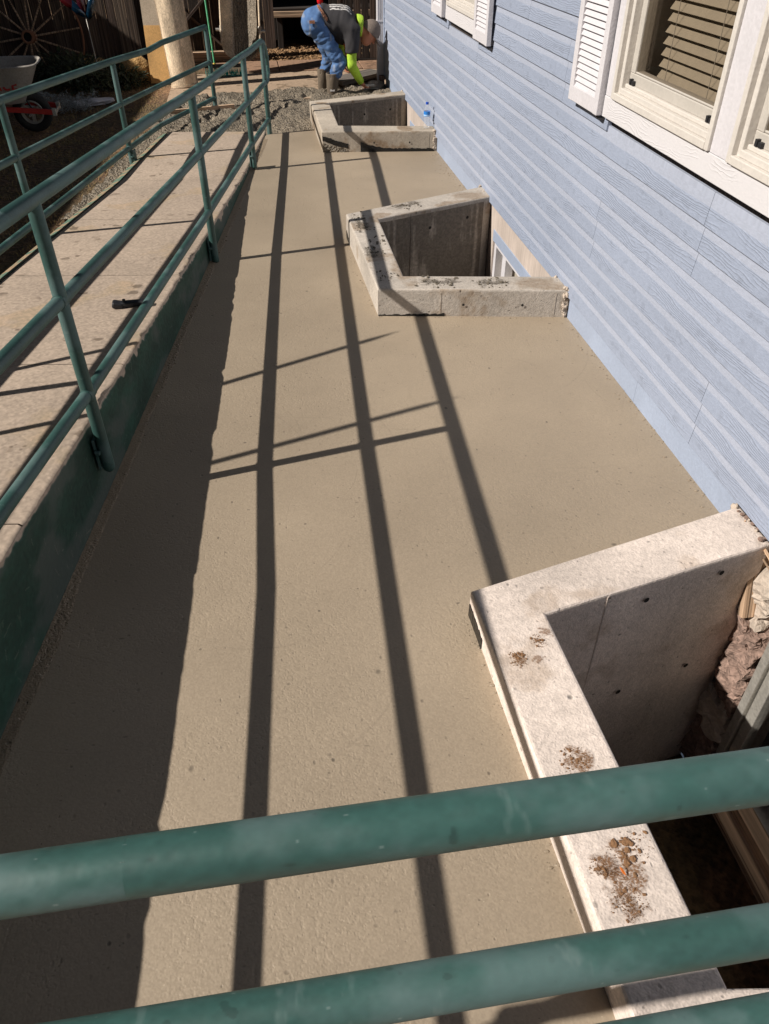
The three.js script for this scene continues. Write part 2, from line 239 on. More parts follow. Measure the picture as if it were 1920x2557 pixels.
  M.denim = plain(74, 116, 178, 0.35, 1221, { roughness: 0.95, bumpScale: 0.004 });
  M.skin = plain(186, 122, 92, 0.12, 1231, { roughness: 0.6 });
  M.cap = plain(112, 100, 92, 0.2, 1241, { roughness: 0.9 });
  M.boot = plain(96, 84, 70, 0.4, 1251, { roughness: 0.8 });
  M.orange = plain(226, 120, 40, 0.2, 1261, { roughness: 0.8 });
  const GR = [0, 1].map((q) => paint(512, 1024, 0.5, 1.6, (u, v, p) => { const s = 1301 + q * 40, g = fbm(u, v, 40, 4, s, 3), m = fbm(u, v, 5, 3, s + 3, 2), k = sstep(0.62, 0.7, fbm(u, v, 60, 2, s + 9, 2)); p[0] = p[1] = p[2] = 0.8 * (0.95 + 0.7 * (g - 0.5) + 0.4 * (m - 0.5) - 0.3 * k); p[3] = 0.5 + 0.7 * (g - 0.5) - 0.3 * k; }));
  const wood = (r, g, b, seed) => std({ ...GR[seed % 2], color: srgb(r, g, b).multiplyScalar(1 / 0.61), bumpScale: 0.006, roughness: 0.92 });
  M.barn = [wood(92, 76, 64, 1301), wood(74, 60, 52, 1312), wood(112, 96, 82, 1321)];
  M.darkWood = wood(52, 42, 36, 1331); M.lumber = wood(176, 148, 122, 1340); M.greyWood = wood(116, 108, 100, 1351);
  // chalky green pipe paint: u along, v around
  M.pipe = std({ ...paint(C, 256, 1.9, 0.1508, (u, v, p) => {
    const m = fbm(u, v, 10, 5, 1401, 2), s = fbm(u, v, 90, 4, 1411, 3), w = fbm(u, v, 22, 5, 1421, 2), f = fbm(u, v, 260, 2, 1431, 24);
    const ch = sstep(0.44, 0.72, w) * 0.6, sc = sstep(0.72, 0.82, s) * 0.26, dk = sstep(0.82, 0.86, fbm(u, v, 110, 2, 1441, 8)) * 0.3, sp = hash(Math.floor(u * 700), Math.floor(v * 70), 7) > 0.9985 ? 0.45 : 0; const t = 0.92 + 0.30 * (m - 0.5) + 0.12 * (f - 0.5) - dk * 0.5;
    p[0] = mix(mix(0.215 * t, 0.36, ch), 0.50, sc + sp); p[1] = mix(mix(0.345 * t, 0.435, ch), 0.54, sc + sp); p[2] = mix(mix(0.325 * t, 0.435, ch), 0.53, sc + sp); p[3] = 0.5 + 0.2 * (f - 0.5) - 0.3 * sc + 0.3 * (m - 0.5);
    p[4] = 0.50 + 0.25 * (w - 0.5) + 0.2 * ch;
  }, true), bumpScale: 0.0012, roughness: 1 });
  // ramp face: green paint that has flaked from the top edge; v = metres below the edge
  const scr = new Float32Array(2048 * 128), rq = mulberry(91); for (let n = 0; n < 900; n++) { let x = rq() * 2048, y = 10 + rq() * 118; const a = -0.9 - 0.9 * rq() + (rq() < 0.2 ? 1.5 : 0), L = 2 + 14 * rq() ** 2, st = 0.2 + 0.8 * rq() ** 2; for (let k = 0; k < L; k++) { const i = (Math.round(y) & 127) * 2048 + (Math.round(x) & 2047); scr[i] = Math.max(scr[i], st); x += Math.cos(a); y += Math.sin(a) * 0.9; } }
  M.rampFace = std({ ...paint(2048, 128, 8.8, 0.52, (u, v, p, i, j) => {
    const y = v * 0.52, e = 0.013 + 0.045 * sstep(0.66, 0.84, fbm(u, v, 70, 4, 1501, 1)) + 0.016 * (fbm(u, v, 300, 2, 1511, 6) - 0.5), bare = 1 - sstep(e - 0.004, e + 0.004, y), m = fbm(u, v, 40, 4, 1521, 4), f = fbm(u, v, 500, 2, 1531, 40), ck = sstep(0.50, 0.70, fbm(u, v, 26, 5, 1541, 3));
    const t = 0.9 + 0.5 * (m - 0.5) + 0.25 * (f - 0.5), c = 0.92 + 0.2 * (f - 0.5);
    const sk = scr[j * 2048 + i] * 0.55; p[0] = mix(mix(mix(0.15 * t, 0.31, ck * 0.8), 0.55, sk), 0.73 * c, bare); p[1] = mix(mix(mix(0.285 * t, 0.335, ck * 0.8), 0.52, sk), 0.655 * c, bare); p[2] = mix(mix(mix(0.235 * t, 0.315, ck * 0.8), 0.46, sk), 0.59 * c, bare); p[3] = mix(0.6, 0.35, bare) + 0.3 * (f - 0.5) + 0.2 * (m - 0.5);
  }), bumpScale: 0.005, roughness: 0.75 });
  M.edgeGreen = std({ ...paint(C, 128, 1.7, 0.2, (u, v, p) => { const m = fbm(u, v, 24, 5, 1601, 3), q = sstep(0.42, 0.58, m), f = fbm(u, v, 200, 2, 1611, 20), t = 0.9 + 0.3 * (f - 0.5); p[0] = mix(0.62, 0.36, q) * t; p[1] = mix(0.53, 0.47, q) * t; p[2] = mix(0.42, 0.40, q) * t; p[3] = 0.5 + 0.4 * (f - 0.5) + 0.3 * q; }), bumpScale: 0.006, roughness: 0.9 });
  M.glass = new THREE.MeshPhysicalMaterial({ color: 0xffffff, transmission: 1, thickness: 0, roughness: 0.02, ior: 1.5, side: THREE.DoubleSide });
  M.screen = new THREE.MeshPhysicalMaterial({ color: srgb(212, 207, 200), transmission: 1, thickness: 0, roughness: 0.0, ior: 1.05, side: THREE.DoubleSide });
  M.leaf = new THREE.MeshPhysicalMaterial({ color: srgb(58, 66, 34), roughness: 0.9, transmission: 0.25, thickness: 0, side: THREE.DoubleSide });
  M.greyLeaf = std({ color: srgb(150, 152, 148), roughness: 0.95 });
  M.straw = std({ color: srgb(150, 128, 84), roughness: 0.95 });
  M.chip = std({ color: 0xffffff, roughness: 0.95 });
  M.printWhite = std({ color: srgb(214, 210, 206), roughness: 0.9 });
  M.mudDark = std({ color: srgb(96, 88, 76), roughness: 0.95 });
  M.crumb = std({ color: srgb(122, 90, 62), roughness: 0.95 });
  M.dark = std({ color: srgb(30, 27, 25), roughness: 0.95 });
}

// ---------------------------------------------------------------- the ground and the concrete
const rampA = [-0.958, -1.5], rampD = [0.1429, -0.9897], rampN = [0.9897, 0.1429];
const rp = (s, o) => [rampA[0] + rampD[0] * s + rampN[0] * o, rampA[1] + rampD[1] * s + rampN[1] * o];
const so = (x, z) => [(x - rampA[0]) * rampD[0] + (z - rampA[1]) * rampD[1], (x - rampA[0]) * rampN[0] + (z - rampA[1]) * rampN[1]];
const rampY = (s) => s < 5.5 ? 0.435 - 0.0665 * s : Math.max(0.012, 0.0693 - 0.030 * (s - 5.5));
function sheet(pts, y, holes = []) {
  const sh = new THREE.Shape(pts.map(([x, z]) => new THREE.Vector2(x, -z))); for (const h of holes) sh.holes.push(new THREE.Path(h.map(([x, z]) => new THREE.Vector2(x, -z))));
  const g = new THREE.ShapeGeometry(sh).rotateX(-Math.PI / 2).translate(0, y, 0); const p = g.attributes.position, uv = g.attributes.uv; for (let i = 0; i < p.count; i++) uv.setXY(i, p.getX(i), p.getZ(i)); return g;
}
struct('ground', sheet([[-60, 40], [60, 40], [60, -80], [-60, -80]], -0.05, [[[0.5, -0.1], [1.76, -0.1], [1.76, -10.2], [0.5, -10.2]]]), M.soil);
// window wells: outer and inner outline (x, z), house end first
const wells = [
  { top: 0.185, out: [[1.735, -9.73], [0.612, -9.36], [0.628, -7.97], [1.735, -7.83]], inn: [[1.735, -9.53], [0.825, -9.24], [0.815, -8.20], [1.735, -8.02]] },
  { top: 0.170, out: [[1.735, -6.09], [0.585, -5.61], [0.618, -4.25], [1.735, -4.05]], inn: [[1.735, -5.83], [0.806, -5.47], [0.803, -4.42], [1.735, -4.26]] },
  { top: 0.120, out: [[1.735, -2.075], [0.577, -1.785], [0.615, -0.29], [1.735, -0.16]], inn: [[1.735, -1.845], [0.800, -1.64], [0.843, -0.50], [1.735, -0.37]] },
];
const slabPts = [rp(-1.35, 0), rp(2, 0), rp(5, 0), rp(7.16, 0), [0.10, -8.74]];
for (let i = 1; i <= 14; i++) slabPts.push([0.10 + 0.04 * i, -8.76 - 0.012 * i + 0.02 * (fb(i * 0.7, 3, 2, 41) - 0.5)]);
slabPts.push([0.68, -8.9], [0.68, -8.02], [1.737, -7.89], [1.737, -6.03], [0.64, -5.56], [0.67, -4.30], [1.737, -4.11], [1.737, -2.02], [0.63, -1.73], [0.67, -0.36], [1.737, -0.22], [1.737, -0.10], [-1.1, -0.10]);
struct('concrete_slab', sheet(slabPts, 0), M.slab);
{ // rough poured concrete round the end of the ramp
  const c = 0.016, P = [], UV = [], I = [], idx = new Map(), x0 = -1.9, z0 = -11.35, nx = 228, nz = 306;
  const inside = (x, z) => {
    const [s, o] = so(x, z), w = 0.16 * (fb(x * 4, z * 4, 3, 51) - 0.5);
    if (z < -10.98 + w * 1.2 - 0.12 * (x - 0.3)) return false; if (x > 1.735) return false;
    if (x > 0.66 && z > -9.33 - 0.33 * (x - 0.66)) return false;
    if (s < 7.36 + w && o > -1.09 && o < 0.01) return false;
    if (o >= 0.01) return z < -8.72;
    if (o <= -1.09 || s >= 7.36) return x > -1.62 - 0.165 * (z + 6.4) + w && z < -6.35 + w;
    return true;
  };
  const hgt = (x, z) => {
    const lump = fb(x * 7, z * 7, 3, 61), fine = fb(x * 34, z * 34, 3, 65), big = fb(x * 2.3, z * 2.3, 2, 67), wall = sstep(0, 0.5, -8.8 - z), foot = sstep(0.62, 0.76, fb(x * 6 + 3, z * 5, 2, 69)) * sstep(-9.3, -9.7, z);
    return -0.035 + wall * 0.035 * big + 0.055 * (lump - 0.35) * (0.35 + 0.65 * wall) + 0.030 * (fine - 0.4) - 0.035 * foot + 0.02 * sstep(-10.2, -10.7, z);
  };
  const vid = (i, j) => { const k = j * 1000 + i; if (idx.has(k)) return idx.get(k); const x = x0 + i * c, z = z0 + j * c; idx.set(k, P.length / 3); P.push(x, hgt(x, z), z); UV.push(x, z); return P.length / 3 - 1; };
  for (let j = 0; j < nz; j++) for (let i = 0; i < nx; i++) if (inside(x0 + (i + 0.5) * c, z0 + (j + 0.5) * c)) { const a = vid(i, j), b = vid(i + 1, j), d = vid(i + 1, j + 1), e = vid(i, j + 1); I.push(a, e, d, a, d, b); }
  const g = new THREE.BufferGeometry(); g.setAttribute('position', new THREE.Float32BufferAttribute(P, 3)); g.setAttribute('uv', new THREE.Float32BufferAttribute(UV, 2)); g.setIndex(I); g.computeVertexNormals();
  struct('wet_concrete', g, M.mud);
}
struct('old_pavement', box(-1.05, 3.2, -0.25, -0.022, -12.42, -10.6), M.paving);
{ const p = tag(new THREE.Group(), 'row of long pinkish stone slabs along the far edge of the pavement', 'paving'); p.name = 'edging_stones'; scene.add(p);
  for (const [a, b] of [[-0.62, 0.42], [0.425, 1.62], [1.625, 2.9]]) for (const [c, d] of [[-12.86, -12.43], [-13.28, -12.865]]) obj('stone_slab', rbox(a + 0.002, b - 0.004, -0.2, -0.010 + rr(-0.006, 0.006), c, d, 0.008, rr(0, 2), rr(0, 2)), M.pinkStone, p); }

// ---------------------------------------------------------------- ramp and landing
{
  const r = thing('access_ramp', 'sloping pink concrete ramp with flaking green painted side', 'ramp');
  const S = [-1.40]; for (let s = -1.38; s <= 7.41; s += 0.03) S.push(s); S.push(7.42);
  const chip = (s) => sstep(0.62, 0.80, fb(s * 6.5, 1, 4, 81)), lipO = (s) => -0.003 - 0.011 * chip(s) - 0.006 * (fb(s * 30, 2, 2, 82) - 0.5), lipY = (s) => rampY(s) - 0.008 - 0.008 * chip(s);
  const quadStrip = (fa, fb_, uvf) => { const P = [], U = [], I = []; S.forEach((s, i) => { const a = fa(s), b = fb_(s); P.push(...a, ...b); U.push(...uvf(s, 0), ...uvf(s, 1)); if (i) { const k = i * 2; I.push(k - 2, k - 1, k + 1, k - 2, k + 1, k); } }); const g = new THREE.BufferGeometry(); g.setAttribute('position', new THREE.Float32BufferAttribute(P, 3)); g.setAttribute('uv', new THREE.Float32BufferAttribute(U, 2)); g.setIndex(I); g.computeVertexNormals(); return g; };
  const pt = (s, o, y) => { const [x, z] = rp(s, o); return [x, y, z]; };
  // deck in bays with real joints
  const cuts = [-1.40, 0.55, 1.78, 3.02, 4.25, 5.5, 6.6, 7.42]; const pan = [];
  for (let i = 0; i + 1 < cuts.length; i++) {
    const a = cuts[i] + 0.0025, b = cuts[i + 1] - 0.0025, P = [], U = [], I = [], n = 44;
    for (let k = 0; k <= n; k++) { const s = a + (b - a) * k / n; for (const [o, y] of [[-1.02, rampY(s) - 0.06], [-1.02, rampY(s)], [lipO(s) - 0.012, rampY(s)], [lipO(s), lipY(s)]]) { P.push(...pt(s, o, y)); U.push(s, o); } if (k) { const q = k * 4; for (let m = 0; m < 3; m++) I.push(q - 4 + m, q - 3 + m, q + 1 + m, q - 4 + m, q + 1 + m, q + m); } }
    const g = new THREE.BufferGeometry(); g.setAttribute('position', new THREE.Float32BufferAttribute(P, 3)); g.setAttribute('uv', new THREE.Float32BufferAttribute(U, 2)); g.setIndex(I); g.computeVertexNormals(); obj('deck_bay', g, M.deck, r);
  }
  obj('joint_filler', quadStrip((s) => pt(s, -1.03, rampY(s) - 0.006), (s) => pt(s, -0.07, rampY(s) - 0.006), (s, t) => [s, t]), M.concreteLight, r);
  obj('painted_side', [quadStrip((s) => pt(s, lipO(s) - 0.0005, lipY(s) + 0.0005), (s) => pt(s, 0.0005, lipY(s) - 0.026), (s, t) => [s + 1.40, t * 0.03]), quadStrip((s) => pt(s, 0.0005, lipY(s) - 0.026), (s) => pt(s, 0.004, -0.3), (s, t) => [s + 1.40, t ? rampY(s) + 0.3 : 0.03])], M.rampFace, r);
  obj('outer_edge', [quadStrip((s) => pt(s, -1.02, rampY(s) + 0.004), (s) => pt(s, -1.115, rampY(s) - 0.028), (s, t) => [s, t * 0.1]), quadStrip((s) => pt(s, -1.115, rampY(s) - 0.028), (s) => pt(s, -1.13, -0.3), (s, t) => [s, 0.1 + t * 0.3])], M.edgeGreen, r);
}
{ // the float could not reach the last few centimetres: rough band along the ramp side
  const P = [], U = [], I = [], n = 690, m = 6; for (let i = 0; i <= n; i++) for (let j = 0; j <= m; j++) { const s = -1.2 + 8.35 * i / n, w = 0.045 + 0.03 * (fb(s * 2.2, 5, 3, 111) - 0.3), o = 0.003 + w * j / m, [x, z] = rp(s, o), e = 1 - j / m; P.push(x, 0.0012 + (j === m ? -0.003 : 0) + 0.003 * e * e + 0.0055 * (fb(x * 55, z * 55, 3, 115) - 0.40) * Math.min(1, e * 2), z); U.push(s, o); if (i && j) { const k = i * (m + 1) + j; I.push(k, k - 1, k - m - 2, k, k - m - 2, k - m - 1); } }
  const g = new THREE.BufferGeometry(); g.setAttribute('position', new THREE.Float32BufferAttribute(P, 3)); g.setAttribute('uv', new THREE.Float32BufferAttribute(U, 2)); g.setIndex(I); g.computeVertexNormals(); struct('rough_slab_edge', g, M.slabRough);
}
tag(obj('entrance_landing', [box(-2.3, 1.72, -0.3, 0.532, -0.14, 2.4)], M.deck), 'concrete landing above the slab behind the front railing', 'landing');

// ---------------------------------------------------------------- green pipe railings
const RP = 0.0245;
function railing(name, label, off, posts, tops, mids, lows, ends) {
  const r = thing(name, label, 'railing');
  const at3 = (s, y, o = off) => { const [x, z] = rp(s, o); return V(x, y, z); };
  obj('top_rail', pipe(tops.map((q) => at3(...q)), RP * 1.06), M.pipe, r);
  for (const L of [mids, lows]) { const pp = L.map((q) => at3(...q)); obj('cross_rail', pipe(pp, RP * 0.95), M.pipe, r); }
  const lerpY = (L, s) => { for (let i = 0; i + 1 < L.length; i++) if (s <= L[i + 1][0] + 1e-6) return mix(L[i][1], L[i + 1][1], (s - L[i][0]) / (L[i + 1][0] - L[i][0])); return L[L.length - 1][1]; };
  const offAt = (L, s) => { for (let i = 0; i + 1 < L.length; i++) if (s <= L[i + 1][0] + 1e-6) return mix(L[i][2] ?? off, L[i + 1][2] ?? off, (s - L[i][0]) / (L[i + 1][0] - L[i][0])); return L[L.length - 1][2] ?? off; };
  for (const [s, yb, plate] of posts) {
    const o = offAt(tops, s), yt = lerpY(tops, s); const p = obj('post', cyl(at3(s, yb, o), at3(s, yt, o), RP), M.pipe, r); 
    for (const L of [mids, lows]) { const y = lerpY(L, s), a = at3(s - 0.03, y + 0.002, o), b = at3(s + 0.03, y - 0.002, o); obj('weld_collar', cyl(a, b, RP * 1.06), M.pipe, p); }
    obj('end_cap', [ball(at3(s, yb, o), RP * 0.995)], M.pipe, p);
    if (plate) { const sg = Math.sign(plate); const g = rbox(-0.045, 0.045, -0.07, 0.07, -0.005, 0.005, 0.002); g.rotateY(Math.atan2(rampN[0], rampN[1])); const q = at3(s + 0.02, yb + 0.07, o - sg * (RP + 0.004)); g.translate(q.x, q.y, q.z); const pl = obj('mounting_plate', g, M.pipe, r); const bo = at3(s - 0.035, yb + 0.09, o - sg * RP), bo2 = at3(s - 0.035, yb + 0.09, o - sg * (RP - 0.018)); obj('bolt', [cyl(bo, bo2, 0.009)], M.pipe, pl); }
  }
  if (ends) obj('return_loop', pipe(new THREE.CatmullRomCurve3(ends.map((q) => at3(...q))).getPoints(10), RP * 0.95), M.pipe, r);
  return r;
}
{
  const topIn = [[-1.25, 1.385], [0.96, 1.238], [2.69, 1.125], [4.18, 1.017], [5.835, 0.925], [6.5, 0.880], [7.33, 0.842]];
  railing('ramp_railing', 'green pipe railing fixed to the ramp side facing the wet concrete', 0.045, [[-1.25, 0.0, 0], [1.205, 0.155, 1], [3.825, 0.015, 1], [6.052, 0.03, 1], [7.37, -0.04, 0]],
    topIn, [[-1.25, 1.055], [0.68, 0.918], [1.247, 0.876], [3.713, 0.708], [6.209, 0.545], [7.37, 0.478]], [[-1.25, 0.675], [0.4, 0.576], [1.21, 0.500], [3.894, 0.332], [6.107, 0.215], [7.39, 0.135]],
    [[7.33, 0.842], [7.50, 0.80], [7.66, 0.66], [7.66, 0.52], [7.52, 0.465], [7.37, 0.472]]);
  // the far stretch of the outer railing turns in towards the ramp's end
  const foot = onY(539, 272, -0.03), [fs, fo] = so(foot.x, foot.z), b7 = 7.45, bo = -1.10;
  railing('yard_railing', 'green pipe railing on the yard side of the ramp', -1.14, [[-1.25, -0.04, -1], [1.25, 0.0, -1], [3.86, -0.02, -1], [6.30, -0.03, -1], [fs, -0.08, 0]],
    [[-1.25, 1.355], [3.77, 1.008], [6.27, 0.838], [b7, 0.755, bo], [b7 + 0.35, 0.772, bo + 0.06], [fs, 0.800, fo]], [[-1.25, 1.03], [3.51, 0.70], [6.266, 0.498], [b7, 0.42, bo], [fs, 0.455, fo]], [[-1.25, 0.60], [3.155, 0.305], [6.237, 0.135], [b7, 0.075, bo], [fs, 0.085, fo]]);
  const f = thing('landing_railing', 'thick green pipe railing crossing in front of the landing from ramp to house', 'railing');
  obj('top_rail', pipe([V(-1.12, 1.43, -0.297), V(-0.15, 1.43, -0.297), V(1.69, 1.43, -0.283)], 0.0225, 32), M.pipe, f);
  obj('cross_rail', pipe([V(-1.12, 1.18, -0.27), V(1.69, 1.18, -0.252)], 0.0238, 32), M.pipe, f);
  obj('cross_rail', pipe([V(-1.12, 0.80, -0.285), V(1.69, 0.80, -0.277)], 0.0238, 32), M.pipe, f);
  obj('post', cyl(V(1.66, -0.2, -0.272), V(1.66, 1.43, -0.283), 0.0225), M.pipe, f);
}

// ---------------------------------------------------------------- window wells
const wellText = ['concrete window well with a water bottle on its rim', 'concrete window well with dirt crumbs along its rim, between two others', 'pale concrete window well with rust brown dirt beside the landing railing'];
wells.forEach((w, q) => {
  const t = thing('window_well', wellText[q], 'window well'), m = [M.wellTan, M.well, M.wellPale][q];
  const ring = [...w.out, ...w.inn.slice().reverse()], sh = new THREE.Shape(ring.map(([x, z]) => new THREE.Vector2(x, -z))), bv = 0.014;
  let g = new THREE.ExtrudeGeometry(sh, { depth: 1.5 + w.top - 2 * bv, bevelEnabled: true, bevelThickness: bv, bevelSize: bv * 0.9, bevelOffset: -bv * 0.9, bevelSegments: 3, steps: 1 }).rotateX(-Math.PI / 2).translate(0, -1.5 + bv, 0);
  obj('curb_wall', metreUV(g, q * 0.7, q * 0.4), m, t);
  const [a, b] = [w.inn[0], w.inn[3]]; obj('well_floor', sheet([[a[0], a[1] - 0.05], [0.75, w.inn[1][1] - 0.05], [0.75, w.inn[2][1] + 0.05], [b[0], b[1] + 0.05]], -1.25), M.soil, t);
  // form panel seams and tie holes on the cast faces
  const face = (p, r, f, y, side) => { const d = V(r[0] - p[0], 0, r[1] - p[1]), L = d.length(); d.normalize(); const n = V(-d.z, 0, d.x).multiplyScalar(side); return { c: V(p[0], y, p[1]).addScaledVector(d, L * f), d, n }; };
  const hole = (p, r, f, y, side, rad = 0.013) => { const k = face(p, r, f, y, side); k.c.addScaledVector(k.n, 0.006); const h = new THREE.TorusGeometry(rad, rad * 0.45, 6, 14); const dsk = new THREE.CircleGeometry(rad * 0.9, 14).translate(0, 0, 0.0015); for (const e of [h, dsk]) { e.lookAt(k.n); e.translate(k.c.x, k.c.y, k.c.z); } obj('tie_hole', [dsk], M.dark, t); };
  const seam = (p, r, f, side, y1 = w.top - 0.015, y0 = -1.2, thick = 0.006) => { const k = face(p, r, f, (y0 + y1) / 2, side), e = new THREE.BoxGeometry(thick, y1 - y0, 0.004); e.lookAt(k.n); e.translate(k.c.x, k.c.y, k.c.z); obj('form_seam', metreUV(e), m, t); };
  const [i0, i1, i2] = w.inn, [o0, o1, o2, o3] = w.out;
  if (q < 2) { const [j0, j1, j2, j3] = w.inn; for (const [p, r, f0, f1] of [[j1, j0, 0.27, 0.93], [j1, j0, 0.0, 0.262], [j2, j1, 0.03, 0.97]]) { const d = V(r[0] - p[0], 0, r[1] - p[1]), L = d.length(); d.normalize(); const n = V(-d.z, 0, d.x), c = V((j0[0] + j1[0]) / 2, 0, (j1[1] + j2[1]) / 2); if (n.dot(c.clone().sub(V(p[0], 0, p[1]))) < 0) n.negate(); const a = V(p[0], 0, p[1]).addScaledVector(d, L * f0), b = V(p[0], 0, p[1]).addScaledVector(d, L * f1), e = new THREE.BoxGeometry(a.distanceTo(b), 1.25 + w.top - 0.03, 0.004); e.lookAt(n); e.translate((a.x + b.x) / 2 + n.x * 0.0035, (w.top - 0.03 - 1.25) / 2, (a.z + b.z) / 2 + n.z * 0.0035); obj('inner_face', metreUV(e, f0 * 3), M.dampShade, t); } }  // thin sheets over the inner walls, with shade and wet streaks in their colour
  const inSide = V(-(i0[1] - i1[1]), 0, i0[0] - i1[0]).z > 0 ? 1 : -1;
  for (const [f, y] of [[0.44, 0.03], [0.78, 0.05], [0.44, -0.5], [0.78, -0.48]]) hole(i1, i0, f, y, inSide);
  seam(i1, i0, 0.26, inSide);
  if (q < 2) { const s2 = V(-(o3[1] - o2[1]), 0, o3[0] - o2[0]).z > 0 ? 1 : -1; for (const f of [0.45, 0.76]) hole(o2, o3, f, w.top * 0.45, s2, 0.009); seam(o2, o3, 0.33, s2, w.top - 0.02, -0.05); seam(o2, o3, 0.93, s2, w.top - 0.02, -0.05); }
  // crumbled mortar where the curb meets the house
  const cr = []; for (let i = 0; i < 90; i++) for (const [p, dz] of [[w.out[0], 1], [w.out[3], -1]]) { const s = 0.004 + 0.009 * rnd() ** 2; cr.push(rockGeo(s, s * rr(0.6, 1.6), s * rr(0.7, 1.5), 900 + i, 1, 0.6).translate(p[0] - rr(0.004, 0.035), w.top + rr(-0.16, 0.008), p[1] + dz * rr(-0.014, 0.2) * (i % 3 ? 0.1 : 1))); }
  const mo = obj('crumbled_mortar', cr, M.concreteLight, t); mo.userData.kind = 'stuff';
});
{ // black waterproofing left on the faces of the curbs
  const tarSheet = (c, ux, uy, outline, thick, name, t, m = M.tar) => {
    const sh = new THREE.Shape(outline.map(([a, b]) => new THREE.Vector2(a, b))), g = new THREE.ExtrudeGeometry(sh, { depth: thick, bevelEnabled: false }), p = g.attributes.position, n = V().crossVectors(ux, uy);
    for (let i = 0; i < p.count; i++) { const v = c.clone().addScaledVector(ux, p.getX(i)).addScaledVector(uy, p.getY(i)).addScaledVector(n, p.getZ(i)); p.setXYZ(i, v.x, v.y, v.z); } obj(name, metreUV(g), m, t);
  };
  const rag = (fTop, fBot, L, n, seed) => { const o = []; for (let i = 0; i <= n; i++) o.push([L * i / n, fBot(i / n) + 0.010 * (fb(i * 0.9, 1, 2, seed) - 0.5)]); for (let i = n; i >= 0; i--) o.push([L * i / n, fTop(i / n) + 0.016 * (fb(i * 0.8, 9, 3, seed + 3) - 0.5)]); return o; };
  const W = scene.getObjectByName('window_well'), W3 = scene.getObjectByName('window_well_002'), W2 = scene.getObjectByName('window_well_001');
  const face = (w, a, b) => { const p = wells[w].out[a], r = wells[w].out[b], d = V(r[0] - p[0], 0, r[1] - p[1]); return [V(p[0], 0, p[1]), d.clone().normalize(), d.length()]; };
  let [c, d, L] = face(0, 2, 3); tarSheet(c, d, V(0, 1, 0), rag((t) => 0.148 - 0.075 * t, (t) => 0.098 - 0.075 * t + 0.02 * Math.abs(t - 0.5), 0.25, 26, 71), 0.004, 'tar_patch', W);
  const c2 = c.clone().addScaledVector(d, 0.37); tarSheet(c2, d, V(0, 1, 0), rag((t) => 0.028 + 0.065 * (1 - t) ** 5, (t) => -0.02, 0.72, 60, 73), 0.004, 'tar_patch', W);
  tarSheet(c.clone().addScaledVector(d, 0.0), d, V(0, 1, 0), rag((t) => 0.085 - 0.06 * t, (t) => -0.02, 0.24, 26, 79), 0.006, 'mortar_smear', W, M.mud);
  [c, d, L] = face(1, 2, 3); tarSheet(c, d, V(0, 1, 0), rag((t) => 0.006 + 0.012 * t, () => -0.02, 0.40, 40, 75), 0.0035, 'tar_patch', W2);
  { const p = wells[2].out[1], r = wells[2].out[2], dd = V(r[0] - p[0], 0, r[1] - p[1]).normalize(); tarSheet(V(p[0], 0, p[1]).addScaledVector(dd, 0.005), dd, V(0, 1, 0), rag((t) => 0.062 - 0.02 * t, () => -0.02, 0.16, 20, 77), 0.0035, 'tar_patch', W3); }
  { const p = wells[1].out[1], r = wells[1].out[2], dd = V(r[0] - p[0], 0, r[1] - p[1]).normalize(); tarSheet(V(p[0], 0, p[1]).addScaledVector(dd, 0.02), dd, V(0, 1, 0), rag((t) => 0.055 - 0.02 * t, () => -0.02, 0.10, 16, 78), 0.0035, 'tar_patch', W2); }
}

// ---------------------------------------------------------------- the house
const house = thing('house', 'house clad in blue grey lap siding with white shuttered windows', 'house');
const HZ0 = -11.05, HZ1 = 3.0, SB = 0.132, SP = 0.1035;
const openings = [[-3.92, -1.62, 1.13, 2.62], [-7.515, -6.425, 1.135, 2.62]];   // z far, z near, bottom, top (outer edge of the trim)
function board(z0, z1, y0, k) {
  const off = hash(Math.round(z0 * 100), Math.round(y0 * 1000), 5) * 3.6, xo = 1.7185, xi = 1.7305, hh = 0.128, q = SP, sl = (xi - xo) / hh;
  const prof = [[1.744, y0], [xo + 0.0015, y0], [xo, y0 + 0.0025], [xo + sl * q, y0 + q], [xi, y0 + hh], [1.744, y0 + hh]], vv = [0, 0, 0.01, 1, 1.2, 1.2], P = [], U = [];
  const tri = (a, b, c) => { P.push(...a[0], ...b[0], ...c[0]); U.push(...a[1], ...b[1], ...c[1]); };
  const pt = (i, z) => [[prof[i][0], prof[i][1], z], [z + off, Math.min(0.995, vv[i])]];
  for (let i = 0; i < 5; i++) { const a = pt(i, z0), b = pt(i, z1), c = pt(i + 1, z1), d = pt(i + 1, z0); tri(a, b, c); tri(a, c, d); }
  for (const [z, f] of [[z0, 0], [z1, 1]]) for (let i = 1; i < 5; i++) f ? tri(pt(0, z), pt(i + 1, z), pt(i, z)) : tri(pt(0, z), pt(i, z), pt(i + 1, z));
  const g = new THREE.BufferGeometry(); g.setAttribute('position', new THREE.Float32BufferAttribute(P, 3)); g.setAttribute('uv', new THREE.Float32BufferAttribute(U, 2)); g.computeVertexNormals();
  obj('siding_board', g, M.lap[k % 4], house);
}
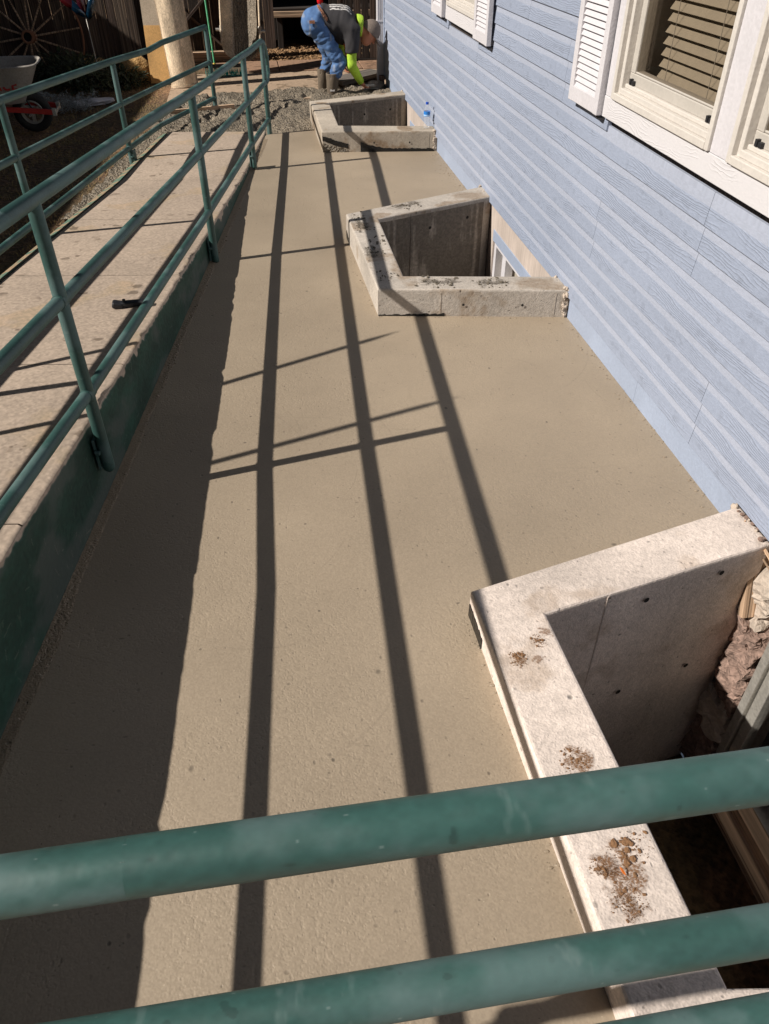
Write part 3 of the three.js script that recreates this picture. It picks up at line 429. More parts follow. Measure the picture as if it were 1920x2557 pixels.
{
  const jz = [-6.15, -3.825, -2.81, -4.55, -5.3, -3.2, -6.6];
  for (let k = 0; k < 21; k++) {
    const y = SB + SP * k, j0 = jz[Math.floor(k / 3) % jz.length]; const cuts = [HZ0, HZ1]; for (let m = -4; m <= 4; m++) { const z = j0 + m * 3.66; if (z > HZ0 + 0.3 && z < HZ1 - 0.3) cuts.push(z); } cuts.sort((a, b) => a - b);
    for (let i = 0; i + 1 < cuts.length; i++) {
      let segs = [[cuts[i] + 0.0012, cuts[i + 1] - 0.0012]];
      for (const [a, b, c, d] of openings) if (y + SP > c + 0.02 && y < d) segs = segs.flatMap(([p, q]) => q < a + 0.03 || p > b - 0.03 ? [[p, q]] : [...(p < a + 0.03 - 0.02 ? [[p, a + 0.03]] : []), ...(q > b - 0.03 + 0.02 ? [[b - 0.03, q]] : [])]);
      for (const [p, q] of segs) board(p, q, y, Math.floor(hash(k, i, 3) * 4));
    }
  }
  obj('upper_wall', box(1.725, 1.9, SB + SP * 21, 3.4, HZ0, HZ1), M.bluePaint, house);
  // sheathing behind the boards, left open at the windows
  const sh = []; let zc = HZ0; for (const [a, b, c, d] of [openings[1], openings[0]]) { sh.push(box(1.746, 1.9, 0.14, 2.31, zc, a + 0.06)); sh.push(box(1.746, 1.9, 0.14, c + 0.06, a + 0.06, b - 0.06)); zc = b - 0.06; } sh.push(box(1.746, 1.9, 0.14, 2.31, zc, HZ1)); obj('sheathing', sh, M.darkWood, house);
  obj('interior_wall', [box(4.4, 4.5, -1.4, 3.4, HZ0, HZ1), box(1.9, 4.4, 0.14, 0.2, HZ0, HZ1), box(1.9, 4.4, 2.7, 2.8, HZ0, HZ1), box(1.9, 4.4, -1.4, 3.4, HZ0, HZ0 + 0.1), box(1.9, 4.4, -1.4, 3.4, HZ1 - 0.1, HZ1), box(1.9, 4.4, -1.4, -1.3, HZ0 + 0.1, HZ1 - 0.1)], M.greyWood, house);
  obj('roof', box(1.5, 5, 3.4, 3.5, HZ0 - 0.3, HZ1 + 0.3), M.darkWood, house);
  obj('corner_board', rbox(1.712, 1.80, 0.10, 3.39, HZ0 - 0.045, HZ0 - 0.001, 0.004), M.bluePaint, house);
  obj('end_wall', box(1.81, 5, -0.3, 3.39, HZ0 - 0.045, HZ0 - 0.002), M.bluePaint, house);
  // foundation: painted plinth between the wells, bare concrete inside them
  for (const [a, b] of [[HZ0, -9.735], [-7.83, -6.095], [-4.045, -2.08], [-0.155, HZ1]]) {
    const g = []; const n = Math.max(1, Math.round((b - a) / 1.2)); for (let i = 0; i < n; i++) g.push([a + (b - a) * i / n + (i ? 0.0015 : 0), a + (b - a) * (i + 1) / n - 0.0015]);
    for (const [p, q] of g) obj('painted_plinth', rbox(1.7365 + rr(0, 0.0015), 1.9, -0.4, 0.146, p, q, 0.002, rr(0, 3)), M.bluePaint, house);
  }
}
function basementWindow(z0, z1, head, sill) {                // z0 far, z1 near
  obj('foundation_wall', [box(1.742, 1.95, head + 0.085, 0.146, z0 - 0.35, z1 + 0.35), box(1.742, 1.95, -1.3, head + 0.085, z0 - 0.35, z0), box(1.742, 1.95, -1.3, head + 0.085, z1, z1 + 0.35), box(1.742, 1.95, -1.3, sill, z0, z1)], M.whitewash, house);
  obj('window_head', rbox(1.736, 1.9, head, head + 0.085, z0 + 0.001, z1 - 0.001, 0.003), M.bluePaint, house);
  const w = new THREE.Group(); w.name = 'basement_window'; house.add(w); const zm = (z0 + z1) / 2;
  obj('frame', [rbox(1.755, 1.83, sill, head, z0, z0 + 0.05), rbox(1.755, 1.83, sill, head, z1 - 0.05, z1), rbox(1.755, 1.83, sill, sill + 0.05, z0 + 0.05, z1 - 0.05), rbox(1.755, 1.83, head - 0.04, head, z0 + 0.05, z1 - 0.05)], M.white, w);
  obj('mullion', [rbox(1.765, 1.82, sill + 0.05, head - 0.04, z0 + 0.20, z0 + 0.235), rbox(1.76, 1.825, sill + 0.05, head - 0.04, z0 + 0.25, z0 + 0.30)], M.white, w);
  obj('pane', new THREE.PlaneGeometry(z1 - z0 - 0.35, head - sill - 0.09).rotateY(-Math.PI / 2).translate(1.79, (head + sill + 0.01) / 2, (z0 + z1 + 0.25) / 2), M.glass, w); obj('blind_backing', box(1.845, 1.85, sill, head, z0 + 0.05, z1 - 0.05), M.blind, w);
}
basementWindow(-9.30, -8.15, -0.12, -1.0); basementWindow(-5.70, -4.40, -0.12, -1.0);
{ // the near well's opening is still being rebuilt: raw stone, a shim and a bare frame
  obj('foundation_wall', [box(1.765, 1.95, 0.03, 0.146, -2.08, -0.155), box(1.80, 1.95, -1.3, 0.03, -2.08, -1.66), box(1.78, 1.95, -1.3, 0.03, -0.5, -0.155), box(1.78, 1.95, -1.3, -0.98, -1.66, -0.5)], M.concreteLight, house);
  const rubble = (a, b, c, seed) => { const g = mergeVertices(new THREE.BoxGeometry(a, b, c, 10, 14, 12).deleteAttribute('uv').deleteAttribute('normal')), p = g.attributes.position; for (let i = 0; i < p.count; i++) { const x = p.getX(i), y = p.getY(i), z = p.getZ(i), n = (q, w) => (fb((y + w) * 16 + seed, (x + z) * 16 + q, 3, seed + q) - 0.5) * 0.075 + (fb((y + w) * 55, (x - z) * 55 + q, 2, seed + q + 9) - 0.5) * 0.018; p.setXYZ(i, x + n(1, 2), y + n(3, 5), z + n(7, 8)); } return metreUV(g); };
  let k = 0; for (const [x, y, z, a, b, c, m] of [[1.80, -0.13, -1.86, 0.14, 0.24, 0.22, M.concreteLight], [1.79, -0.37, -1.79, 0.15, 0.26, 0.20, M.stoneRed], [1.80, -0.60, -1.76, 0.15, 0.22, 0.18, M.stoneRed], [1.79, -0.80, -1.80, 0.15, 0.20, 0.24, M.concreteLight], [1.79, -1.05, -1.78, 0.15, 0.30, 0.24, M.stoneRed]]) obj('foundation_stone', rubble(a, b, c, 130 + k++ * 7).translate(x, y, z), m, house);
  obj('wood_shim', bar(V(1.735, 0.09, -1.90), V(1.735, -0.22, -1.80), 0.03, 0.085, V(1, 0, 0)), M.lumber, house);
  const w = new THREE.Group(); w.name = 'basement_window'; house.add(w);
  obj('frame', [rbox(1.73, 1.80, -0.95, -0.02, -1.66, -1.62), rbox(1.745, 1.79, -0.95, -0.02, -1.615, -1.565), rbox(1.73, 1.80, -0.95, -0.02, -0.56, -0.5), rbox(1.73, 1.80, -0.97, -0.91, -1.62, -0.56), rbox(1.735, 1.80, -0.06, 0.0, -1.62, -0.56)], M.steel, w);
  obj('pane', new THREE.PlaneGeometry(1.005, 0.85).rotateY(-Math.PI / 2).translate(1.77, -0.485, -1.0625), M.glass, w);
  obj('sill_board', [along(rbox(1.60, 1.73, -1.0, -0.96, -1.62, -0.45), 2), along(rbox(1.66, 1.728, -0.955, -0.90, -1.62, -0.5), 2)], M.lumber, w);
  const cr = []; for (let i = 0; i < 26; i++) { const s = rr(0.004, 0.014); cr.push(rockGeo(s, s * 0.7, s, 60 + i, 1).translate(1.70 + rr(0, 0.03), 0.12 + rr(-0.05, 0.014), -2.02 + rr(-0.02, 0.16))); } const o = obj('brick_crumbs', cr, M.stoneRed, house); o.userData.kind = 'stuff';
  const sp = []; for (let i = 0; i < 9; i++) sp.push(bar(V(1.725 + rr(-0.01, 0.01), 0.10 + rr(-0.06, 0.02), -1.90 + rr(-0.12, 0.06)), V(1.715 + rr(-0.015, 0.01), 0.10 + rr(-0.08, 0.03), -1.86 + rr(-0.12, 0.1)), 0.004, 0.006)); obj('wood_splinters', sp, M.lumber, house).userData.kind = 'stuff';
}
function windowUnit(z0, z1, y0, y1) {
  const w = new THREE.Group(); w.name = 'window'; house.add(w);
  const fr = (x0, x1, i, o, m) => [rbox(x0, x1, y0 + i, y1 - i, z0 + i, z0 + o), rbox(x0, x1, y0 + i, y1 - i, z1 - o, z1 - i), rbox(x0, x1, y1 - o, y1 - i, z0 + o, z1 - o)];
  obj('frame', [...fr(1.684, 1.80, 0.0, 0.028), ...fr(1.705, 1.81, 0.028, 0.055)], M.almond, w);
  obj('sill', [rbox(1.682, 1.80, y0, y0 + 0.03, z0 + 0.028, z1 - 0.028), rbox(1.700, 1.81, y0 + 0.03, y0 + 0.055, z0 + 0.055, z1 - 0.055), rbox(1.722, 1.81, y0 + 0.055, y0 + 0.072, z0 + 0.055, z1 - 0.055)], M.almond, w);
  obj('sash', [rbox(1.738, 1.79, y0 + 0.072, y0 + 0.118, z0 + 0.055, z1 - 0.055), ...[0, 1].map((s) => { const a = s ? z1 - 0.10 : z0 + 0.055; return rbox(1.738, 1.79, y0 + 0.118, y1 - 0.055, a, a + 0.045); }), rbox(1.742, 1.786, y0 + 0.119, y0 + 0.127, z0 + 0.10, z1 - 0.10)], M.sash, w);
  const pl = (x) => new THREE.PlaneGeometry(z1 - z0 - 0.2, y1 - y0 - 0.17).rotateY(-Math.PI / 2).translate(x, (y0 + y1) / 2 + 0.03, (z0 + z1) / 2);
  obj('pane', pl(1.764), M.glass, w);
  obj('insect_screen', pl(1.747), M.screen, w);
  obj('reveal', [box(1.811, 1.96, y0 + 0.02, y1 - 0.02, z0 + 0.02, z0 + 0.05), box(1.811, 1.96, y0 + 0.02, y1 - 0.02, z1 - 0.05, z1 - 0.02), box(1.811, 1.96, y0 + 0.02, y0 + 0.06, z0 + 0.05, z1 - 0.05)], M.sash, w);
  obj('curtain_backing', box(1.90, 1.905, y0 + 0.06, y1 - 0.02, z0 + 0.05, z1 - 0.05), M.greyWood, w);
  for (const z of [z0 + 0.09, z1 - 0.13]) obj('latch', [rbox(1.722, 1.742, y0 + 0.074, y0 + 0.098, z, z + 0.014, 0.002), rbox(1.724, 1.742, y0 + 0.074, y0 + 0.092, z + 0.019, z + 0.04, 0.002)], M.black, w);
  for (let y = y0 + 0.09, i = 0; y < y1 - 0.1; y += 0.0432, i++) { const g = metreUV(new THREE.BoxGeometry(0.05, 0.0028, z1 - z0 - 0.21).rotateZ(0.98 + rr(-0.02, 0.02))); obj('blind_slat', g.translate(1.835, y, (z0 + z1) / 2 + 0.05), M.blind, w); }
  for (const f of [0.28, 0.68]) obj('blind_cord', cyl(V(1.806, y0 + 0.05, mix(z0, z1, f)), V(1.806, y1 - 0.06, mix(z0, z1, f)), 0.0016, 0.0016, 5), M.sash, w);
}
windowUnit(-3.825, -2.868, 1.222, 2.52); windowUnit(-2.728, -1.771, 1.222, 2.52); windowUnit(-7.465, -6.488, 1.240, 2.52);
for (const [a, b, c] of [[-3.915, -3.826, 0], [-2.867, -2.729, 1], [-1.77, -1.625, 2], [-7.512, -7.466, 3], [-6.487, -6.428, 4]]) obj('trim_board', rbox(1.6965, 1.745, c > 2 ? 1.2385 : 1.2205, 2.62, a, b, 0.003, c * 0.7), M.white, house);
for (const [a, b, y0, y1] of [[-3.918, -1.622, 1.127, 1.2195], [-7.515, -6.425, 1.137, 1.2375]]) { const g = rbox(1.6955, 1.745, y0, y1, a, b, 0.003); const uv = g.attributes.uv; for (let i = 0; i < uv.count; i++) uv.setY(i, uv.getY(i) - y0); obj('trim_board', g, M.trimWhite, house); }
function shutter(z0, z1, y0) {
  const s = new THREE.Group(); s.name = 'shutter'; house.add(s); const st = 0.052, x0 = 1.668, x1 = 1.704, y1 = 2.6, br = 0.072;
  obj('shutter_frame', [rbox(x0, x1, y0, y1, z0, z0 + st, 0.004), rbox(x0, x1, y0, y1, z1 - st, z1, 0.004), rbox(x0 + 0.001, x1, y0 + 0.001, y0 + br, z0 + st, z1 - st, 0.004), rbox(x0 + 0.001, x1, y1 - 0.08, y1, z0 + st, z1 - st, 0.004)], M.white, s);
  obj('shutter_back', box(x1 - 0.004, x1 + 0.001, y0 + br, y1 - 0.08, z0 + st, z1 - st), M.white, s);
  for (let y = y0 + br + 0.012; y < 2.1; y += 0.0289) obj('louver', metreUV(new THREE.BoxGeometry(0.0035, 0.036, z1 - z0 - 2 * st - 0.002).rotateZ(-0.52).translate(x0 + 0.015, y, (z0 + z1) / 2)), M.white, s);
  obj('clip', [box(x1 - 0.02, 1.73, y0 - 0.012, y0 - 0.001, z1 - 0.035, z1 - 0.005)], M.black, s);
}
shutter(-4.335, -3.928, 1.126); shutter(-6.442, -6.045, 1.130); shutter(-7.985, -7.555, 1.138);
{ // downspout at the far corner
  const d = new THREE.Group(); d.name = 'downspout'; house.add(d); const c = onZ(950, 203, -11.13), x = c.x, z = -11.135;
  const g = [rbox(x - 0.045, x + 0.045, 0.02, 3.3, z - 0.03, z + 0.035, 0.006)]; for (const q of [-0.03, -0.01, 0.01, 0.03]) g.push(rbox(x + q - 0.006, x + q + 0.006, 0.04, 3.3, z + 0.03, z + 0.041, 0.004)); obj('pipe_body', g, M.white, d);
  obj('strap', rbox(x - 0.048, x + 0.1, 0.70, 0.722, z - 0.035, z + 0.044, 0.002), M.white, d);
}

// ---------------------------------------------------------------- neighbour's house on the left: outside the frame, its shade lies on the yard
{
  const n = thing('neighbouring_house', 'long tan house whose shadow covers the yard beside the ramp', 'house');
  const g = metreUV(new THREE.BoxGeometry(4, 3.55, 17)), r = new THREE.Group(); const rot = new THREE.Matrix4().makeRotationY(-0.075); g.applyMatrix4(rot); g.translate(-7.95, 1.72, -9.6); obj('wall', g, M.plyGrey, n);
  const rf = metreUV(new THREE.BoxGeometry(4.1, 0.12, 17.1)); rf.applyMatrix4(rot); rf.translate(-7.97, 3.55, -9.6); obj('roof', rf, M.darkWood, n);
}

// ---------------------------------------------------------------- the worker
{
  const w = thing('person', 'bent over person in dark shirt, lime sleeves, blue jeans and rubber boots', 'person'); w.position.set(0, -0.07, 0); w.scale.setScalar(1.035);
  const zr = -10.36, zl = -10.66, zm = -10.51;
  const J = { pelvis: [0.80, 0.80, zm], hipR: [0.82, 0.76, zr - 0.03], hipL: [0.82, 0.76, zl + 0.03], kneeR: [1.075, 0.40, zr], kneeL: [0.985, 0.40, zl - 0.05], ankR: [0.965, 0.07, zr], ankL: [0.885, 0.05, zl - 0.05],
    waist: [0.90, 0.84, zm], chest: [1.12, 0.80, zm], shR: [1.235, 0.72, zr - 0.0], shL: [1.235, 0.72, zl + 0.0], elR: [1.205, 0.37, zr + 0.03], wrR: [1.345, 0.145, zr - 0.13], elL: [1.10, 0.50, zl - 0.06], wrL: [1.125, 0.36, zl + 0.06], neck: [1.345, 0.715, zm], head: [1.455, 0.665, zm] };
  const wr = (p, a, s) => a * (fb(p[0] * 16 + p[2] * 7, p[1] * 9 + p[2] * 5, 2, s) - 0.5);
  // bare body: head with face, neck, arms, hands, with a core through the trunk and legs
  const head = (p) => {
    const x = p[0] - J.head[0], y = p[1] - J.head[1], z = p[2] - J.head[2]; // face looks down and ahead
    const fa = -0.95, c = Math.cos(fa), s = Math.sin(fa), u = x * c + y * s, v = -x * s + y * c; // u: face forward, v: crown up
    let d = Math.hypot(u / 0.098, v / 0.118, z / 0.078) - 1; d *= 0.085;
    d = smin(d, Math.hypot((u - 0.035) / 0.06, (v + 0.085) / 0.05, z / 0.052) * 0.052 - 0.052, 0.02);      // jaw
    d = smin(d, cone([u, v, z], [0.088, 0.012, 0], [0.112, -0.022, 0], 0.008, 0.014), 0.012);                // nose
    d = smin(d, cone([u, v, z], [0.090, -0.058, -0.02], [0.090, -0.058, 0.02], 0.008, 0.008), 0.01);         // lips
    d = smin(d, cone([u, v, z], [0.085, 0.028, -0.04], [0.085, 0.028, 0.04], 0.010, 0.010), 0.012);          // brow
    for (const q of [-1, 1]) { d = smin(d, Math.hypot((u + 0.005) / 0.022, (v - 0.0) / 0.033, (z - q * 0.080) / 0.012) * 0.012 - 0.012, 0.006); d = Math.max(d, -(Math.hypot(u - 0.098, v - 0.008, z - q * 0.03) - 0.013)); }
    return d;
  };
  const core = (p) => { let d = cone(p, J.waist, J.chest, 0.09, 0.10); d = smin(d, cone(p, J.pelvis, J.waist, 0.09, 0.09), 0.05); for (const q of ['R', 'L']) { d = smin(d, cone(p, J['hip' + q], J['knee' + q], 0.06, 0.045), 0.04); d = smin(d, cone(p, J['knee' + q], J['ank' + q], 0.045, 0.03), 0.03); d = smin(d, cone(p, J.chest, J['sh' + q], 0.06, 0.045), 0.04); d = smin(d, cone(p, J['sh' + q], J['el' + q], 0.042, 0.034), 0.02); d = smin(d, cone(p, J['el' + q], J['wr' + q], 0.034, 0.024), 0.02); } d = smin(d, cone(p, J.chest, J.neck, 0.08, 0.052), 0.04); d = smin(d, cone(p, J.neck, J.head, 0.052, 0.05), 0.03); return smin(d, head(p), 0.02); };
  const hand = (W, dir, side, curl) => {       // palm and five fingers of their own lengths
    const D = V(...dir).normalize(), Sd = V(...side).normalize(), N = V().crossVectors(D, Sd).normalize(), B = V(...W), at = (a, b, c) => { const q = B.clone().addScaledVector(D, a).addScaledVector(Sd, b).addScaledVector(N, c); return [q.x, q.y, q.z]; };
    const seg = [[at(-0.03, 0, 0), at(0.02, 0, 0), 0.024, 0.024], [at(0.01, -0.02, 0), at(0.075, -0.026, 0), 0.016, 0.014], [at(0.01, 0, 0), at(0.08, 0, 0), 0.018, 0.014], [at(0.01, 0.02, 0), at(0.075, 0.026, 0), 0.016, 0.013]];
    [[-0.030, 0.038, 0.026], [-0.010, 0.044, 0.030], [0.011, 0.041, 0.028], [0.030, 0.032, 0.022]].forEach(([b, l1, l2], i) => { const k = [at(0.082 - Math.abs(b) * 0.25, b, 0), at(0.082 + l1 * 0.9, b * 1.15, -curl * 0.5 * l1), at(0.082 + l1 * 0.9 + l2 * 0.6, b * 1.15, -curl * (0.5 * l1 + 0.9 * l2))]; seg.push([k[0], k[1], 0.0095, 0.0088], [k[1], k[2], 0.0088, 0.0078]); });
    const t = [at(0.02, -0.03, -0.004), at(0.052, -0.056, -0.014), at(0.082, -0.058, -0.026)]; seg.push([t[0], t[1], 0.013, 0.011], [t[1], t[2], 0.011, 0.0088]);
    return (p) => { let d = 1; for (const [a, b, ra, rb] of seg) d = smin(d, cone(p, a, b, ra, rb), 0.004); return d; };
  };
  const hR = hand(J.wrR, [0.62, -0.72, -0.35], [0.25, 0.1, 0.9], 0.9), hL = hand(J.wrL, [0.35, -0.9, 0.2], [-0.3, 0.0, 0.95], 0.8);
  const around = (c, r) => [[c[0] - r, c[1] - r, c[2] - r], [c[0] + r, c[1] + r, c[2] + r]];
  const G = [netMesh(core, [0.62, -0.02, -10.85], [1.62, 1.0, -10.2], 0.012), netMesh(hR, ...around([J.wrR[0] + 0.06, J.wrR[1] - 0.07, J.wrR[2] - 0.03], 0.15), 0.004), netMesh(hL, ...around([J.wrL[0] + 0.03, J.wrL[1] - 0.08, J.wrL[2] + 0.02], 0.15), 0.004), netMesh(head, ...around(J.head, 0.15), 0.005)];
  obj('body', G, M.skin, w);
  // jeans with a waistband, seat and folds, cut off at the boot tops
  const jeans = (p) => { let d = cone(p, [0.775, 0.775, zr - 0.04], [0.775, 0.775, zl + 0.04], 0.118, 0.118); d = smin(d, cone(p, J.pelvis, [0.90, 0.83, zm], 0.14, 0.14), 0.05); for (const q of ['R', 'L']) { d = smin(d, cone(p, J['hip' + q], J['knee' + q], 0.108, 0.074), 0.04); d = smin(d, cone(p, J['knee' + q], [J['ank' + q][0] + 0.03, 0.22, J['ank' + q][2]], 0.078, 0.070), 0.02); } d += wr(p, 0.018, 11) + 0.030 * (fb(p[0] * 9 + p[1] * 14, p[1] * 30 - p[0] * 16 + p[2] * 6, 2, 13) - 0.5) * sstep(0.92, 0.6, p[1]); return Math.max(d, 0.225 - p[1], (p[0] - 0.80) * 0.82 + (p[1] - 0.90) * 0.57 - 0.10 + 0.0 * p[2]); };
  const jg = netMesh(jeans, [0.58, 0.18, -10.86], [1.25, 1.0, -10.2], 0.011);
  const dn = srgb(84, 118, 164).multiplyScalar(1), pale = srgb(160, 158, 150), dk = srgb(54, 80, 120);
  paintVerts(jg, (p) => { const m = fb(p[0] * 30, p[1] * 30, 3, 21), mud = sstep(0.60, 0.74, fb(p[0] * 34 + 2, p[1] * 22, 4, 23)) * 0.4; return dn.clone().lerp(dk, clamp(m * 0.9)).lerp(pale, mud); });
  obj('jeans', jg, std({ vertexColors: true, roughness: 0.95 }), w);
  obj('leather_belt', netMesh((p) => Math.max(Math.abs(cone(p, [0.77, 0.79, zr - 0.02], [0.93, 0.83, zm], 0.15, 0.135)) - 0.006, Math.abs((p[0] - 0.80) * 0.82 + (p[1] - 0.90) * 0.57 - 0.072) - 0.018), [0.6, 0.55, -10.8], [1.1, 1.02, -10.2], 0.011), M.rust, w);
  // shirt: rounded back, hanging belly, short sleeves; printed stripes across the shoulder blades
  const shirt = (p) => { let d = cone(p, [0.90, 0.815, zm], [1.13, 0.79, zm], 0.150, 0.165); d = smin(d, cone(p, [0.92, 0.80, zr - 0.07], [1.16, 0.75, zr - 0.05], 0.09, 0.115), 0.05); d = smin(d, cone(p, [0.92, 0.80, zl + 0.07], [1.16, 0.75, zl + 0.05], 0.09, 0.115), 0.05); d = smin(d, cone(p, [1.10, 0.68, zm], [1.20, 0.66, zm], 0.12, 0.11), 0.07); for (const q of ['R', 'L']) d = smin(d, cone(p, J['sh' + q], [mix(J['sh' + q][0], J['el' + q][0], 0.62), mix(J['sh' + q][1], J['el' + q][1], 0.62), mix(J['sh' + q][2], J['el' + q][2], 0.62)], 0.088, 0.078), 0.04); d += wr(p, 0.020, 31); return Math.max(d, p[0] - 1.335, 0.865 - p[0] + 0.18 * (p[1] - 0.8), 0.49 - p[1]); };
  const sg = netMesh(shirt, [0.74, 0.44, -10.86], [1.38, 1.02, -10.2], 0.009), blk = srgb(50, 48, 50), wht = srgb(206, 202, 198);
  paintVerts(sg, (p) => { const s = (p[2] - zm) / 0.30, t = (p[0] - 0.98) / 0.25, on = t > 0 && t < 1 && p[1] > 0.80 && Math.abs(s) < 0.42; const st = on && Math.sin(s * 60) > 0.1 && fb(p[0] * 90, p[2] * 90, 2, 5) > 0.30; return (st ? wht : blk).clone().multiplyScalar(0.9 + 0.2 * fb(p[0] * 40, p[1] * 40, 2, 9)); });
  obj('shirt', sg, std({ vertexColors: true, roughness: 0.95 }), w);
  // lime undershirt: long sleeves and a hood lying at the neck
  const sleeve = (q, s) => (p) => { const a = J['sh' + q], e = J['el' + q], r = J['wr' + q], h = [mix(a[0], e[0], 0.5), mix(a[1], e[1], 0.5), mix(a[2], e[2], 0.5)]; let d = cone(p, h, e, 0.062, 0.058); d = smin(d, cone(p, e, r, 0.058, 0.042), 0.025); d += wr(p, 0.014, 41 + s); return Math.max(d, ((p[0] - r[0]) * (r[0] - e[0]) + (p[1] - r[1]) * (r[1] - e[1]) + (p[2] - r[2]) * (r[2] - e[2])) / Math.hypot(r[0] - e[0], r[1] - e[1], r[2] - e[2]) + 0.01); };
  obj('sleeve', netMesh(sleeve('R', 0), [1.05, 0.08, -10.62], [1.45, 0.66, -10.2], 0.009), M.lime, w); obj('sleeve', netMesh(sleeve('L', 3), [0.95, 0.26, -10.86], [1.34, 0.74, -10.5], 0.009), M.lime, w);
  obj('hood', netMesh((p) => { const d = cone(p, [1.32, 0.745, zm], [1.385, 0.70, zm], 0.108, 0.084) + wr(p, 0.012, 51); return Math.max(Math.abs(d + 0.01) - 0.013, 1.320 - p[0] - 0.2 * (p[1] - 0.72), p[0] - 1.362 - 0.15 * (p[1] - 0.7)); }, [1.24, 0.52, -10.7], [1.46, 0.90, -10.32], 0.008), M.lime, w);
  obj('vest_flap', netMesh((p) => Math.max(cone(p, [1.175, 0.60, zl + 0.12], [1.195, 0.40, zl + 0.10], 0.05, 0.012) + wr(p, 0.02, 61), Math.abs(p[2] - (zl + 0.11)) - 0.02), [1.08, 0.36, -10.64], [1.28, 0.68, -10.46], 0.009), M.orange, w);
  for (const q of ['R', 'L']) { const a = J['ank' + q]; obj('rubber_boot', netMesh((p) => { let d = cone(p, [a[0] + 0.015, 0.285, a[2]], [a[0], 0.08, a[2]], 0.080, 0.062); d = smin(d, cone(p, [a[0] - 0.02, 0.0, a[2]], [a[0] + 0.17, -0.01, a[2]], 0.058, 0.05), 0.04) + wr(p, 0.012, 71); return Math.max(d, p[1] - 0.285, -0.05 - p[1], -(cone(p, [a[0] + 0.015, 0.32, a[2]], [a[0] + 0.015, 0.25, a[2]], 0.066, 0.066))); }, [a[0] - 0.13, -0.07, a[2] - 0.12], [a[0] + 0.27, 0.32, a[2] + 0.12], 0.010), M.boot, w); }
  obj('boot_label', box(J.ankR[0] - 0.03, J.ankR[0] + 0.025, 0.098, 0.118, zr + 0.062, zr + 0.0655), M.printWhite, w);
  // cap: crown over the head, brim hanging in front of the face
  const hd = (p) => { const x = p[0] - J.head[0], y = p[1] - J.head[1], z = p[2] - J.head[2], fa = -0.95, c = Math.cos(fa), s = Math.sin(fa); return [x * c + y * s, -x * s + y * c, z]; };
  obj('cap', netMesh((p) => { const [u, v, z] = hd(p); let d = (Math.hypot((u + 0.008) / 0.120, (v - 0.012) / 0.136, z / 0.100) - 1) * 0.10; d = Math.max(d, 0.004 - v + 0.22 * u); const br = Math.max(Math.hypot((u - 0.10) / 0.085, z / 0.085) - 1, 0) * 0.08 + Math.abs(v - 0.042 + 0.25 * (u - 0.08) + 2.2 * z * z) - 0.006; return Math.min(d, u > 0.05 ? br : 1); }, ...around([J.head[0] + 0.03, J.head[1], J.head[2]], 0.25), 0.007), M.cap, w);
  obj('leather_patch', box(0.728, 0.79, 0.80, 0.832, zr + 0.085, zr + 0.098).translate(0, 0, 0), M.rust, w);
}
// what the worker is working at, by the downspout
tag(obj('form_board', [bar(V(1.08, 0.035, -11.22), V(1.74, 0.035, -11.80), 0.30, 0.055)], M.greyWood), 'grey plank lying on the pavement behind the bent over person', 'plank');
tag(obj('splash_stone', rockGeo(0.10, 0.06, 0.09, 77, 3, 0.5).translate(1.60, 0.01, -11.02), M.concreteLight), 'broken pale stone at the foot of the downspout', 'stone');
tag(obj('brick', rbox(1.655, 1.715, -0.02, 0.12, -11.12, -11.02, 0.006).rotateZ(0.0), M.stoneRed), 'salmon brick standing beside the downspout foot', 'brick');
tag(obj('trowel_blade', [rbox(1.40, 1.62, 0.012, 0.015, -10.93, -10.82, 0.001), bar(V(1.42, 0.05, -10.875), V(1.56, 0.05, -10.875), 0.025, 0.022)], M.steel), 'steel hand trowel under the right hand of the bent over person', 'trowel');

// ---------------------------------------------------------------- small things
{ // water bottle on the rim of the far well
  const b = onY(1065, 319, 0.187), t = thing('water_bottle', 'clear plastic water bottle with blue label and blue cap on the well rim', 'bottle', [b.x, 0.186, b.z]);
  const prof = [[0.001, 0.002], [0.026, 0], [0.031, 0.006]]; for (let i = 0; i < 9; i++) prof.push([i % 2 ? 0.0295 : 0.0318, 0.014 + i * 0.010]); prof.push([0.0315, 0.108], [0.0315, 0.148], [0.030, 0.158], [0.024, 0.178], [0.014, 0.198], [0.0125, 0.203], [0.0125, 0.208]);
  obj('shell', new THREE.LatheGeometry(prof.map(([r, y]) => new THREE.Vector2(r, y)), 24), new THREE.MeshPhysicalMaterial({ color: 0xffffff, transmission: 0.92, roughness: 0.08, thickness: 0, ior: 1.4, side: THREE.DoubleSide }), t);
  obj('label_band', new THREE.CylinderGeometry(0.0322, 0.0322, 0.042, 24, 1, true).translate(0, 0.128, 0), std({ color: srgb(40, 120, 200), roughness: 0.4 }), t);
  obj('label_stripe', new THREE.CylinderGeometry(0.0325, 0.0325, 0.010, 24, 1, true).translate(0, 0.116, 0), std({ color: srgb(170, 205, 235), roughness: 0.4 }), t);
  obj('cap', new THREE.CylinderGeometry(0.0145, 0.0145, 0.019, 18).translate(0, 0.2165, 0), std({ color: srgb(20, 70, 170), roughness: 0.5 }), t);
  const c = onY(1079, 318, 0.187); tag(obj('metal_angle', [rbox(c.x, c.x + 0.045, 0.186, 0.192, c.z - 0.03, c.z + 0.03, 0.001), rbox(c.x + 0.043, c.x + 0.047, 0.186, 0.36, c.z - 0.012, c.z + 0.012, 0.001)], M.steel), 'thin grey metal angle standing against the siding beside the bottle', 'metal bracket');
}
